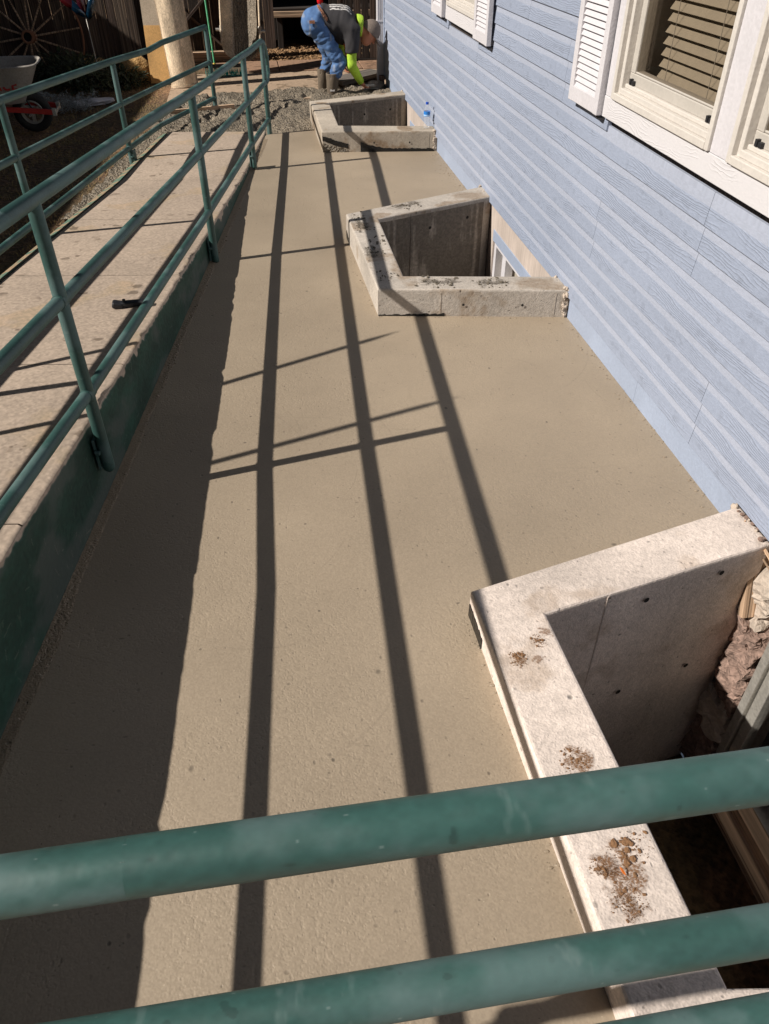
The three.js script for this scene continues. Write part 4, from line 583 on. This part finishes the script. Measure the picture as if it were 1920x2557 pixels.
{ const c = onY(325, 752, 0.30), t = thing('black_hand_tool', 'small black plastic hand tool lying on the ramp deck', 'tool', [c.x, rampY(so(c.x, c.z)[0]) + 0.002, c.z]);
  const g1 = new RoundedBoxGeometry(0.19, 0.034, 0.055, 3, 0.012).translate(0.02, 0.022, 0); obj('grip', metreUV(g1), M.black, t); obj('nose', metreUV(new RoundedBoxGeometry(0.07, 0.044, 0.07, 3, 0.014).rotateZ(-0.25).translate(-0.085, 0.02, 0)), M.black, t); obj('trigger', metreUV(new RoundedBoxGeometry(0.02, 0.02, 0.02, 2, 0.005).translate(-0.04, 0.045, 0.0)), M.rubber, t); t.rotation.y = 0.05; t.scale.setScalar(0.8); }
const inPoly = (P, x, z) => { let c = false; for (let i = 0, j = P.length - 1; i < P.length; j = i++) { const [a, b] = P[i], [d, e] = P[j]; if ((b > z) !== (e > z) && x < (d - a) * (z - b) / (e - b) + a) c = !c; } return c; };
{ // dirt crumbs on the rims
  const crumbs = (name, label, list, y, m, w) => { const L = []; for (const [u, v, n, r, s0] of list) for (let i = 0; i < n * 3; i++) { const a = rr(0, 6.28), q = r * rnd() ** 0.8, p = onY(u, v, y), s = rnd() ** 9 * s0 * 0.62 + 0.0009, X = p.x + Math.cos(a) * q, Z = p.z + Math.sin(a) * q; if (!inPoly(w.out, X - 0.015, Z) || !inPoly(w.out, X, Z + 0.015) || !inPoly(w.out, X, Z - 0.015) || inPoly(w.inn, X + 0.015, Z) || inPoly(w.inn, X, Z + 0.015) || inPoly(w.inn, X, Z - 0.015)) continue; L.push(rockGeo(s * rr(0.8, 1.7), s * 0.55, s, 300 + i, s > 0.006 ? 2 : 1, 0.8).rotateY(a).translate(X, y + s * 0.3, Z)); } const o = obj(name, L, m); o.userData = { kind: 'stuff', label, category: 'dirt' }; };
  crumbs('dirt_crumbs', 'brown dirt crumbs on the rim of the pale near well', [[1560, 2150, 34, 0.06, 0.011], [1500, 2170, 26, 0.03, 0.007], [1565, 2250, 50, 0.05, 0.006], [1590, 2110, 24, 0.05, 0.009], [1295, 1645, 40, 0.035, 0.006], [1345, 1600, 30, 0.03, 0.006], [1440, 1900, 50, 0.05, 0.006]], 0.121, M.crumb, wells[2]);
  crumbs('dirt_crumbs', 'grey dirt crumbs on the rim of the middle well', [[905, 570, 46, 0.09, 0.012], [930, 630, 40, 0.09, 0.012], [900, 520, 36, 0.09, 0.010], [1010, 512, 60, 0.13, 0.010], [1090, 705, 80, 0.14, 0.013], [1220, 708, 70, 0.12, 0.014], [960, 690, 40, 0.09, 0.010], [880, 545, 50, 0.10, 0.012], [955, 600, 50, 0.10, 0.012]], 0.171, M.mudDark, wells[1]);
  { const n = 256, d = new Uint8Array(n * n * 4); for (let j = 0; j < n; j++) for (let i = 0; i < n; i++) { const u = i / n, v = j / n, e = Math.hypot(u - 0.5, v - 0.5) * 2, q = fbm(u, v, 7, 4, 1801) - 0.42 * e, a = sstep(0.20, 0.42, q) * (0.15 + 0.85 * sstep(0.42, 0.60, fbm(u, v, 70, 3, 1811))) * sstep(1, 0.8, e); d.set([a * 200, a * 200, a * 200, 255], (j * n + i) * 4); } const am = new THREE.DataTexture(d, n, n); am.magFilter = am.minFilter = THREE.LinearFilter; am.needsUpdate = true; const sm = std({ color: srgb(128, 92, 60), alphaMap: am, transparent: true, roughness: 0.95 }), sg = std({ color: srgb(92, 84, 74), alphaMap: am, transparent: true, roughness: 0.95 });
    const stain = (w, u, v, y, sx, sz, r) => { const p = onY(u, v, y); obj('dirt_stain', new THREE.PlaneGeometry(sx, sz).rotateX(-Math.PI / 2).rotateY(r).translate(p.x, y, p.z), w.endsWith('2') ? sm : sg, scene.getObjectByName(w)); };
    for (const [u, v, sx, sz, r] of [[1555, 2190, 0.17, 0.22, 0.3], [1520, 2165, 0.10, 0.12, 1.3], [1575, 2265, 0.14, 0.10, 2.0], [1450, 1905, 0.13, 0.14, 0.8], [1297, 1648, 0.06, 0.08, 0.2], [1345, 1645, 0.05, 0.06, 2.2], [1362, 1578, 0.05, 0.07, 1.1]]) stain('window_well_002', u, v, 0.1225, sx, sz, r);
    for (const [u, v, sx, sz, r] of [[902, 560, 0.15, 0.42, 0], [925, 632, 0.14, 0.36, 0], [1090, 703, 0.42, 0.13, -0.15], [1225, 705, 0.28, 0.13, -0.15], [1010, 512, 0.42, 0.13, 0.4]]) stain('window_well_001', u, v, 0.1725, sx, sz, r); }
  const lf = onY(1554, 2180, 0.124), sh = new THREE.Shape(); sh.moveTo(0, -0.012); sh.quadraticCurveTo(0.007, 0, 0, 0.013); sh.quadraticCurveTo(-0.007, 0, 0, -0.012); const lg = new THREE.ExtrudeGeometry(sh, { depth: 0.0008, bevelEnabled: false }); lg.rotateX(-1.0).rotateY(0.6).translate(lf.x, 0.132, lf.z); tag(obj('orange_leaf', metreUV(lg), M.orange), 'tiny orange leaf standing among dirt on the pale well rim', 'leaf');
}
// ragged crumbs of the slab along the house and curbs
{ const L = []; const edge = (x0, z0, x1, z1, n, w) => { for (let i = 0; i < n; i++) { const t = rnd(), s = 0.0015 + 0.0045 * rnd() ** 3, o = w * rnd() ** 2; L.push(rockGeo(s * 1.5, s * 0.6, s, 500 + i % 40, 1, 0.5).translate(mix(x0, x1, t) - o, s * 0.2, mix(z0, z1, t))); } };
  edge(1.733, -7.8, 1.733, -6.1, 190, 0.10); edge(1.733, -4.0, 1.733, -2.1, 160, 0.06); edge(0.62, -4.235, 1.7, -4.03, 60, 0.0); edge(0.575, -5.6, 0.61, -4.25, 50, 0.03); edge(0.57, -1.78, 0.605, -0.6, 60, 0.03); for (let i = 0; i < 260; i++) { const s = rr(-1, 7), [x, z] = rp(s, 0.008 + 0.05 * rnd() ** 2), q = 0.002 + 0.005 * rnd() ** 2; L.push(rockGeo(q * 1.5, q * 0.6, q, 600 + i % 40, 1, 0.5).translate(x, q * 0.2, z)); }
  const o = obj('concrete_crumbs', L, M.slab); o.userData = { kind: 'stuff', label: 'loose concrete crumbs along the edges of the slab', category: 'crumbs' }; }

// ---------------------------------------------------------------- two unseen poles added on the yard side to cast the slab shadows
for (const [a, b, l] of [[V(-2.30, -0.04, -2.25), V(-1.80, 2.14, -2.74), 'added unseen wooden stake on the yard railing close to the landing, casting a slab shadow'], [V(-2.20, -0.04, -2.71), V(-1.64, 1.87, -3.58), 'added unseen wooden stake on the yard railing farther down the ramp, casting a slab shadow']]) {
  const t = thing('added_stake', l, 'stake'); obj('shaft', cyl(a, a.clone().lerp(b, 0.94), 0.020, 0.018, 10), M.lumber, t); obj('point', cyl(a.clone().lerp(b, 0.94), b, 0.018, 0.002, 10), M.lumber, t);
}

// ---------------------------------------------------------------- the back of the yard
{ // weathered board fence
  const f = thing('board_fence', 'tall weathered dark brown board fence behind the wagon wheel', 'fence'); let x = -6.3, i = 0;
  while (x < -1.50) { const w = rr(0.12, 0.17), h = 1.75 + rr(-0.05, 0.05), z = -13.02 + rr(-0.008, 0.008); obj('board', rbox(x, Math.min(x + w - 0.006, -1.50), -0.03, h, z - 0.011, z + 0.011, 0.003, rr(0, 3), rr(0, 3)), M.barn[i++ % 3], f); x += w; }
  obj('rail', along(rbox(-6.3, -1.5, 0.25, 0.34, -13.09, -13.035, 0.004), 0), M.darkWood, f); obj('rail', along(rbox(-6.3, -1.5, 1.35, 1.44, -13.09, -13.035, 0.004), 0), M.darkWood, f); obj('post', rbox(-1.53, -1.43, -0.05, 1.8, -13.16, -13.04, 0.005), M.darkWood, f);
}
{ // dark shed door with crossed braces
  const d = thing('shed_door', 'dark plank shed door with crossed braces behind the standing chute', 'door'); let i = 0;
  for (let x = -1.42; x < 0.42; x += 0.155) obj('plank', rbox(x, x + 0.150, 0.10, 1.95, -13.62, -13.59, 0.003, rr(0, 2), rr(0, 2)), [M.darkWood, M.barn[1]][i++ % 2], d);
  obj('brace', bar(V(-1.25, 0.95, -13.57), V(-0.35, 0.15, -13.57), 0.03, 0.13, V(0, 0, 1)), M.barn[0], d); obj('brace', bar(V(-1.25, 0.15, -13.535), V(-0.35, 0.95, -13.535), 0.03, 0.13, V(0, 0, 1)), M.barn[1], d);
  obj('threshold', along(rbox(-1.40, 0.30, -0.05, 0.10, -13.58, -13.40, 0.006), 0), M.lumber, d);
}
{ // low plank porch, dark underneath
  const p = thing('plank_porch', 'low wooden plank porch with dark space underneath behind the chute', 'porch'); obj('edge_beam', along(rbox(0.44, 2.6, 0.42, 0.50, -14.36, -14.28, 0.006), 0), M.lumber, p);
  for (let i = 0; i < 8; i++) obj('plank', along(rbox(0.44, 2.6, 0.505, 0.535, -14.48 - i * 0.155, -14.335 - i * 0.155, 0.004), 0), M.darkWood, p);
  for (const x of [0.5, 1.5, 2.5]) obj('porch_post', rbox(x, x + 0.09, -0.05, 0.42, -14.45, -14.37, 0.004), M.darkWood, p); obj('back_wall', rbox(0.40, 2.9, -0.05, 2.1, -15.7, -15.62, 0.004), M.darkWood, p); obj('side_wall', rbox(0.42, 0.46, -0.05, 2.1, -15.6, -14.5, 0.004), M.darkWood, p);
}
{ // slatted fence with light gaps at the back corner of the house
  const f = thing('slat_fence', 'dark upright slat fence with bright gaps beside the downspout', 'fence'); let i = 0;
  for (let x = 1.22; x < 3.2; x += 0.118) obj('slat', rbox(x, x + 0.108, 0.02, 1.7, -13.06, -13.04, 0.003, rr(0, 2), rr(0, 2)), [M.darkWood, M.barn[1]][i++ % 2], f);
  obj('rail', along(rbox(1.2, 3.2, 1.2, 1.28, -13.11, -13.065, 0.004), 0), M.darkWood, f); obj('rail', along(rbox(1.2, 3.2, -0.04, 0.018, -13.11, -13.03, 0.004), 0), M.darkWood, f);
  const yb = thing('pale_wall', 'pale sunlit wall behind the slat fence', 'wall'); obj('panel', box(1.0, 6, -0.05, 1.3, -16.4, -16.3), M.sand, yb);
  tag(obj('red_reflector', (() => { const c = onZ(799, 4, -12.98); return [new THREE.SphereGeometry(0.055, 18, 12).scale(0.8, 1.0, 0.45).translate(c.x, c.y + 0.01, c.z), cyl(V(c.x, c.y + 0.06, c.z), V(c.x, c.y + 0.5, c.z), 0.004)]; })(), std({ color: srgb(215, 20, 30), roughness: 0.35 })), 'round red reflector hanging above the bent back', 'reflector');
}
{ // wagon wheel against the fence
  const c = onZ(70, 98, -12.72), R = 0.70, t = thing('wagon_wheel', 'old wooden wagon wheel with thin spokes leaning on the board fence', 'wheel', [c.x + 0.02, -0.28, -12.70]); t.rotation.x = -0.10; const h = 0.72, H = V(0, h, 0);
  obj('rim', [new THREE.TorusGeometry(R, 0.013, 8, 60).scale(1, 1, 1.7).translate(0, h, 0)], M.rust, t);
  for (let i = 0; i < 14; i++) { const a = i / 14 * 2 * Math.PI + 0.13; obj('spoke', cyl(V(Math.cos(a) * 0.06, h + Math.sin(a) * 0.06, 0), V(Math.cos(a) * R, h + Math.sin(a) * R, 0), 0.0125, 0.010, 8), M.lumber, t); }
  obj('hub', [new THREE.CylinderGeometry(0.075, 0.085, 0.20, 20, 1, true).rotateX(Math.PI / 2).translate(0, h, 0.03), new THREE.TorusGeometry(0.068, 0.016, 8, 22).translate(0, h, 0.13)], M.rust, t); obj('hub_bore', new THREE.CircleGeometry(0.058, 18).translate(0, h, 0.10), M.dark, t);
}
{ // wheelbarrow
  const w = onY(95, 329, -0.03), t = thing('wheelbarrow', 'grey steel wheelbarrow with red handles and red lettering standing in shade', 'wheelbarrow', [w.x, -0.03, w.z]); t.rotation.y = 0.06;
  const sec = (y, x0, x1, hz, r) => { const P = []; for (let i = 0; i < 40; i++) { const a = i / 40 * 2 * Math.PI, c = Math.cos(a), s = Math.sin(a), e = 0.45; P.push([(x0 + x1) / 2 + (x1 - x0) / 2 * Math.sign(c) * Math.abs(c) ** e, y, hz * Math.sign(s) * Math.abs(s) ** e]); } return P; };
  const rings = [sec(0.30, -0.62, -0.08, 0.16), sec(0.31, -0.68, -0.03, 0.20), sec(0.48, -0.80, 0.07, 0.27), sec(0.655, -0.92, 0.165, 0.325), sec(0.668, -0.935, 0.185, 0.345), sec(0.655, -0.94, 0.195, 0.352)], P = [], I = []; rings.forEach((q) => q.forEach((v) => P.push(...v))); for (let k = 0; k + 1 < rings.length; k++) for (let i = 0; i < 40; i++) { const a = k * 40 + i, b = k * 40 + (i + 1) % 40; I.push(a, b, b + 40, a, b + 40, a + 40); } const c0 = P.length / 3; P.push(-0.35, 0.30, 0); for (let i = 0; i < 40; i++) I.push(c0, (i + 1) % 40, i);
  const g = new THREE.BufferGeometry(); g.setAttribute('position', new THREE.Float32BufferAttribute(P, 3)); g.setIndex(I); g.computeVertexNormals(); g.setAttribute('uv', new THREE.Float32BufferAttribute(P.flatMap((v, i) => i % 3 === 2 ? [] : [v]), 2)); obj('tray', g, M.tubGrey, t);
  for (const s of [-1, 1]) obj('handle', bar(V(0.24, 0.215, s * 0.17), V(-1.35, 0.40, s * 0.30), 0.036, 0.045), M.redPaint, t); obj('front_bracket', [rbox(0.225, 0.265, 0.18, 0.25, -0.19, -0.15, 0.004), rbox(0.225, 0.265, 0.18, 0.25, 0.15, 0.19, 0.004), rbox(0.255, 0.268, 0.20, 0.23, -0.15, 0.15, 0.003)], M.steel, t);
  const wh = new THREE.Group(); wh.name = 'wheel'; t.add(wh); obj('tyre', new THREE.TorusGeometry(0.150, 0.046, 12, 36).translate(0, 0.196, 0), M.rubber, wh); obj('wheel_rim', [new THREE.TorusGeometry(0.106, 0.010, 8, 30).translate(0, 0.196, 0.028), new THREE.TorusGeometry(0.106, 0.010, 8, 30).translate(0, 0.196, -0.028)], M.steel, wh); for (let i = 0; i < 3; i++) { const a = i * 2.094 + 0.5; obj('wheel_spoke', bar(V(0, 0.196, 0), V(Math.cos(a) * 0.106, 0.196 + Math.sin(a) * 0.106, 0), 0.03, 0.045, V(0, 0, 1)), M.steel, wh); } obj('axle', cyl(V(0, 0.196, -0.19), V(0, 0.196, 0.19), 0.012), M.steel, wh);
  for (const s of [-1, 1]) { obj('leg', pipe([V(-0.55, 0.31, s * 0.22), V(-0.62, 0.01, s * 0.25), V(-0.78, 0.01, s * 0.25), V(-0.86, 0.33, s * 0.25)], 0.014, 8), M.black, t); obj('strut', bar(V(0.0, 0.33, s * 0.15), V(0.05, 0.22, s * 0.165), 0.02, 0.012), M.black, t); }
  const font = await new FontLoader().loadAsync('fonts/droid/droid_sans_bold.typeface.json'); const tg = new TextGeometry('ACE', { font, size: 0.095, depth: 0.003, curveSegments: 4 }); tg.computeBoundingBox(); tg.rotateX(-0.31).translate(-0.27, 0.45, 0.276); obj('lettering', metreUV(tg), M.redPaint, t);
}
{ // chute section standing on its end
  const b = onY(462, 214, -0.02), t = thing('standing_chute', 'cement dusted half round chute section standing on end by the plywood', 'chute', [b.x, -0.02, b.z]); t.rotation.z = 0.05; t.rotation.x = -0.05; const R = 0.165, H = 1.55;
  const half = (r, h0, h1) => new THREE.CylinderGeometry(r, r, h1 - h0, 26, 1, true, -Math.PI / 2 - 0.25, Math.PI + 0.1).translate(0, (h0 + h1) / 2, 0); obj('shell', [half(R, 0, H), half(R - 0.006, 0, H)], M.chuteTan, t); obj('end_rim', [half(R + 0.014, 0, 0.025), half(R + 0.014, H - 0.025, H), new THREE.RingGeometry(R - 0.006, R + 0.014, 26, 1, Math.PI, Math.PI).rotateX(-Math.PI / 2).translate(0, 0.025, 0)], M.chuteTan, t);
  for (const s of [-1, 1]) obj('side_flange', rbox(s * R - 0.008, s * R + 0.012 * 1, 0.02, H, -0.03, 0.012, 0.003), M.chuteTan, t);
}
{ // pouring chute, its trough turned to the camera, streaked with wet concrete
  const t = thing('pouring_chute', 'pouring chute with wet concrete clinging inside, hanging over the pavement', 'chute'); const A = V(-0.085, 0.33, -12.28), B = V(0.02, 1.75, -13.25), ax = B.clone().sub(A).normalize(), L = 1.9; const X = V(1, 0, 0).addScaledVector(ax, -ax.x).normalize(), N = V().crossVectors(X, ax).normalize(); // N points to the open side
  const prof = (r, ph0, ph1, n, l0, l1, depth) => { const P = [], U = [], I = []; for (let j = 0; j <= 12; j++) for (let i = 0; i <= n; i++) { const ph = mix(ph0, ph1, i / n), l = mix(l0, l1, j / 12), lip = j === 0 ? -0.10 * Math.sin(ph) : 0, rj = r - (depth ? depth(ph, l) : 0), p = A.clone().addScaledVector(ax, l + lip).addScaledVector(X, rj * 1.05 * Math.cos(ph)).addScaledVector(N, -rj * 0.9 * Math.sin(ph)); P.push(p.x, p.y, p.z); U.push(l, ph * r); if (j && i) { const k = j * (n + 1) + i; I.push(k, k - 1, k - n - 2, k, k - n - 2, k - n - 1); } } const g = new THREE.BufferGeometry(); g.setAttribute('position', new THREE.Float32BufferAttribute(P, 3)); g.setAttribute('uv', new THREE.Float32BufferAttribute(U, 2)); g.setIndex(I); g.computeVertexNormals(); return g; };
  if (N.z < 0) N.negate(); const R = 0.25; obj('shell', [prof(R, -0.05, Math.PI + 0.05, 28, 0, L), prof(R - 0.006, -0.05, Math.PI + 0.05, 28, 0, L)], M.chuteTan, t);
  obj('concrete_lining', prof(R - 0.008, 0.12, Math.PI * 0.62, 40, 0.01, L, (p, l) => 0.012 + 0.035 * fb(p * 9, l * 11, 3, 91)), M.mud, t);
  for (const s of [-1, 1]) { const e = A.clone().addScaledVector(X, s * (R + 0.012)).addScaledVector(N, 0.02); obj('rolled_edge', cyl(e, e.clone().addScaledVector(ax, L), 0.014), M.chuteTan, t); const q = A.clone().addScaledVector(ax, 0.20).addScaledVector(X, s * (R + 0.01)); obj('hook_pin', [cyl(q, q.clone().addScaledVector(X, s * 0.075), 0.018), cyl(q.clone().addScaledVector(ax, -0.03), q.clone().addScaledVector(ax, 0.05), 0.024)], M.steel, t); }
}
{ // plywood, broom, stones, ornament
  const b0 = onY(378, 209, -0.03), b1 = onY(447, 216, -0.03), y0 = -0.03; const t = thing('plywood_sheet', 'plywood sheet leaning upright beside the fence, tan below and grey above', 'plywood'); const lean = -0.18;
  const sheetPart = (h0, h1, d) => { const g = metreUV(new THREE.BoxGeometry(0.42, h1 - h0, 0.018)); g.translate(0.19, (h0 + h1) / 2, d).rotateX(lean); g.rotateY(-0.1).translate(b0.x + 0.02, y0, b0.z - 0.02); return g; };
  obj('lower_panel', sheetPart(0, 0.66, 0), M.ply, t); obj('upper_panel', sheetPart(0.66, 1.5, -0.003), M.plyGrey, t);
  const bj = onZ(536, 165, -12.25), top = onZ(512, 0, -12.62), bb = onY(575, 190, 0.0), br = thing('push_broom', 'push broom with green handle and teal bristles standing by the shed door', 'broom'); const up = top.clone().sub(bj).normalize();
  obj('handle', cyl(bj.clone().addScaledVector(up, 0.02), bj.clone().addScaledVector(up, 1.45), 0.0125), M.greenPlastic, br); obj('socket', [cyl(bj.clone().addScaledVector(up, -0.04), bj.clone().addScaledVector(up, 0.035), 0.019)], std({ color: srgb(200, 170, 30), roughness: 0.5 }), br);
  const hd = V(bj.x + 0.13, 0.105, -12.22); obj('head', rbox(hd.x - 0.27, hd.x + 0.27, 0.085, 0.125, hd.z - 0.03, hd.z + 0.03, 0.006), M.black, br); const bs = []; for (let i = 0; i < 42; i++) for (let j = 0; j < 4; j++) { const p = V(hd.x - 0.26 + i * 0.0127, 0.085, hd.z - 0.024 + j * 0.016); bs.push(cyl(p, V(p.x + rr(-0.008, 0.008), -0.018, p.z + (j - 1.2) * 0.014 + rr(-0.004, 0.004)), 0.0035, 0.0025, 5)); } obj('bristles', bs, M.teal, br).userData.kind = 'stuff';
  let p = onY(352, 205, -0.03); tag(obj('sandstone_block', rockGeo(0.22, 0.19, 0.16, 611, 4, 0.28).translate(p.x - 0.06, 0.09, p.z - 0.1), M.sand), 'tan sandstone block lying against the plywood', 'rock');
  p = onZ(225, 150, -12.75); tag(obj('flat_stone', rockGeo(0.19, 0.035, 0.12, 617, 3, 0.4).translate(p.x, p.y - 0.01, p.z), M.sand), 'flat tan stone perched behind the dark shrub', 'rock'); tag(obj('rubble_stone', rockGeo(0.16, 0.16, 0.12, 619, 3, 0.3).translate(p.x + 0.05, p.y - 0.18, p.z - 0.02), M.stoneRed), 'reddish rubble stone under the flat stone', 'rock');
  p = onY(256, 256, -0.03); tag(obj('crumpled_plastic', rockGeo(0.26, 0.035, 0.11, 621, 4, 0.9).rotateY(0.5).translate(-1.93, -0.01, -10.75), M.white), 'crumpled whitish plastic on the shaded ground', 'plastic');
  const s = thing('wind_spinner', 'glossy blue and red wind spinner on a thin rod by the fence', 'ornament'); const rb = onY(257, 222, -0.03), rt = onZ(214, 42, -12.1); obj('rod', cyl(rb, rt.clone().lerp(rb, -0.35), 0.006, 0.006, 6), M.steel, s);
  const lobe = (dx, dy, rz, col) => { const g = new THREE.SphereGeometry(0.10, 20, 14).scale(0.55, 1.45, 0.45).rotateZ(rz).translate(rt.x + dx, rt.y + dy, rt.z); obj('vane', g, new THREE.MeshPhysicalMaterial({ color: col, roughness: 0.15, metalness: 0.4, clearcoat: 1, side: THREE.DoubleSide }), s); }; lobe(-0.10, 0.10, 0.85, srgb(18, 52, 76)); lobe(0.085, 0.10, -0.45, srgb(14, 48, 70)); lobe(-0.17, 0.15, 0.95, srgb(90, 22, 28)); lobe(-0.02, 0.17, 0.1, srgb(70, 22, 34));
  tag(obj('form_stake_board', [bar(onY(585, 267, 0.0), onY(425, 282, 0.0), 0.035, 0.06)], M.lumber), 'thin wooden form board along the wet concrete on the yard side', 'board');
}
// ---------------------------------------------------------------- plants, litter
{
  const leafy = (name, label, x, z, n, r, h, ls, m) => { const t = thing(name, label, 'shrub', [x, -0.04, z]); const P = [], q = []; for (let i = 0; i < n; i++) { const a = rr(0, 6.283), rad = r * Math.sqrt(rnd()), y = h * (0.15 + 0.85 * rnd()) * (1 - 0.5 * (rad / r) ** 2), l = ls * rr(0.6, 1.3), d = V(Math.cos(a) * rr(0.3, 1), rr(-0.6, 0.7), Math.sin(a) * rr(0.3, 1)).normalize(), s = V(-d.z, rr(-0.4, 0.4), d.x).normalize().multiplyScalar(l * 0.22), c = V(Math.cos(a) * rad, y, Math.sin(a) * rad), e = c.clone().addScaledVector(d, l), m1 = c.clone().addScaledVector(d, l * 0.5).add(V(0, l * 0.08, 0)); P.push(...c.toArray(), ...m1.clone().add(s).toArray(), ...e.toArray(), ...c.toArray(), ...e.toArray(), ...m1.clone().sub(s).toArray()); } const g = new THREE.BufferGeometry(); g.setAttribute('position', new THREE.Float32BufferAttribute(P, 3)); g.computeVertexNormals(); g.setAttribute('uv', new THREE.Float32BufferAttribute(new Array(P.length / 3 * 2).fill(0), 2)); obj('foliage', g, m, t); const st = []; for (let i = 0; i < 9; i++) { const a = i * 0.7; st.push(cyl(V(0, 0, 0), V(Math.cos(a) * r * 0.6, h * 0.7, Math.sin(a) * r * 0.6), 0.006, 0.003, 5)); } obj('stem', st, M.darkWood, t).userData.kind = 'stuff'; };
  leafy('shrub', 'dark leafy shrub beside the thin ornament rod', -2.15, -11.6, 900, 0.34, 0.42, 0.10, M.leaf); leafy('shrub', 'dark leafy shrub in front of the sandstone block', -1.66, -11.85, 520, 0.26, 0.22, 0.09, M.leaf); leafy('shrub', 'dark leafy shrub under the wagon wheel rim', -2.55, -12.3, 800, 0.34, 0.36, 0.09, M.leaf);
  // silvery ground cover behind the barrow wheel
  { const P = []; for (let i = 0; i < 5200; i++) { const x = rr(-2.75, -1.9), z = rr(-11.1, -10.25), c = fb(x * 6, z * 6, 2, 93); if (c < 0.40) continue; const a = rr(0, 6.28), h = 0.10 * c + 0.02, l = 0.024; const b = V(x, rr(-0.03, h), z), e = b.clone().add(V(Math.cos(a) * l, rr(0, l), Math.sin(a) * l)), s = V(-Math.sin(a) * 0.007, 0, Math.cos(a) * 0.007); P.push(...b.clone().add(s).toArray(), ...b.clone().sub(s).toArray(), ...e.toArray()); } const g = new THREE.BufferGeometry(); g.setAttribute('position', new THREE.Float32BufferAttribute(P, 3)); g.computeVertexNormals(); const o = obj('ground_cover', g, M.greyLeaf); o.userData = { kind: 'stuff', label: 'low silvery ground cover plants in the shaded bed', category: 'plants' }; }
  { const P = []; for (let i = 0; i < 26000; i++) { const x = rr(-3.6, -1.15), z = rr(-12.4, -3.6); const [s, o] = so(x, z); if (o > -1.18) continue; const c = fb(x * 2.5, z * 2.5, 3, 97); if (c < 0.42) continue; const a = rr(0, 6.28), h = rr(0.01, 0.035), l = rr(0.01, 0.035); const b = V(x, -0.052, z), e = b.clone().add(V(Math.cos(a) * l, h, Math.sin(a) * l)), q = V(-Math.sin(a) * 0.003, 0, Math.cos(a) * 0.003); P.push(...b.clone().add(q).toArray(), ...b.clone().sub(q).toArray(), ...e.toArray()); } const g = new THREE.BufferGeometry(); g.setAttribute('position', new THREE.Float32BufferAttribute(P, 3)); g.computeVertexNormals(); const o = obj('dry_grass', g, M.straw); o.userData = { kind: 'stuff', label: 'sparse dry grass on the shaded soil beside the ramp', category: 'grass' }; }
  { const n = 5200, g = new THREE.BoxGeometry(0.045, 0.008, 0.02), im = new THREE.InstancedMesh(g, M.chip, n), m = new THREE.Matrix4(), e = new THREE.Euler(), q = new THREE.Quaternion(); for (let i = 0; i < n; i++) { const z = -13.3 - 1.6 * rnd() ** 1.3; e.set(rr(-0.6, 0.6), rr(0, 6.28), rr(-0.6, 0.6)); m.compose(V(rr(-0.45, 1.9), -0.045 + rr(0, 0.03), z), q.setFromEuler(e), V(rr(0.5, 1.2), 1, rr(0.5, 1.4))); im.setMatrixAt(i, m); const k = rr(0.5, 1.25); im.setColorAt(i, srgb(150, 118, 84).multiplyScalar(k)); } im.name = 'bark_chips'; im.userData = { kind: 'stuff', label: 'bark chips and fallen leaves in front of the porch', category: 'bark chips' }; scene.add(im); }
}
for (const o of scene.children) o.traverse((c) => { if (c.isMesh) { c.castShadow = true; c.receiveShadow = true; } });
renderer.render(scene, camera);
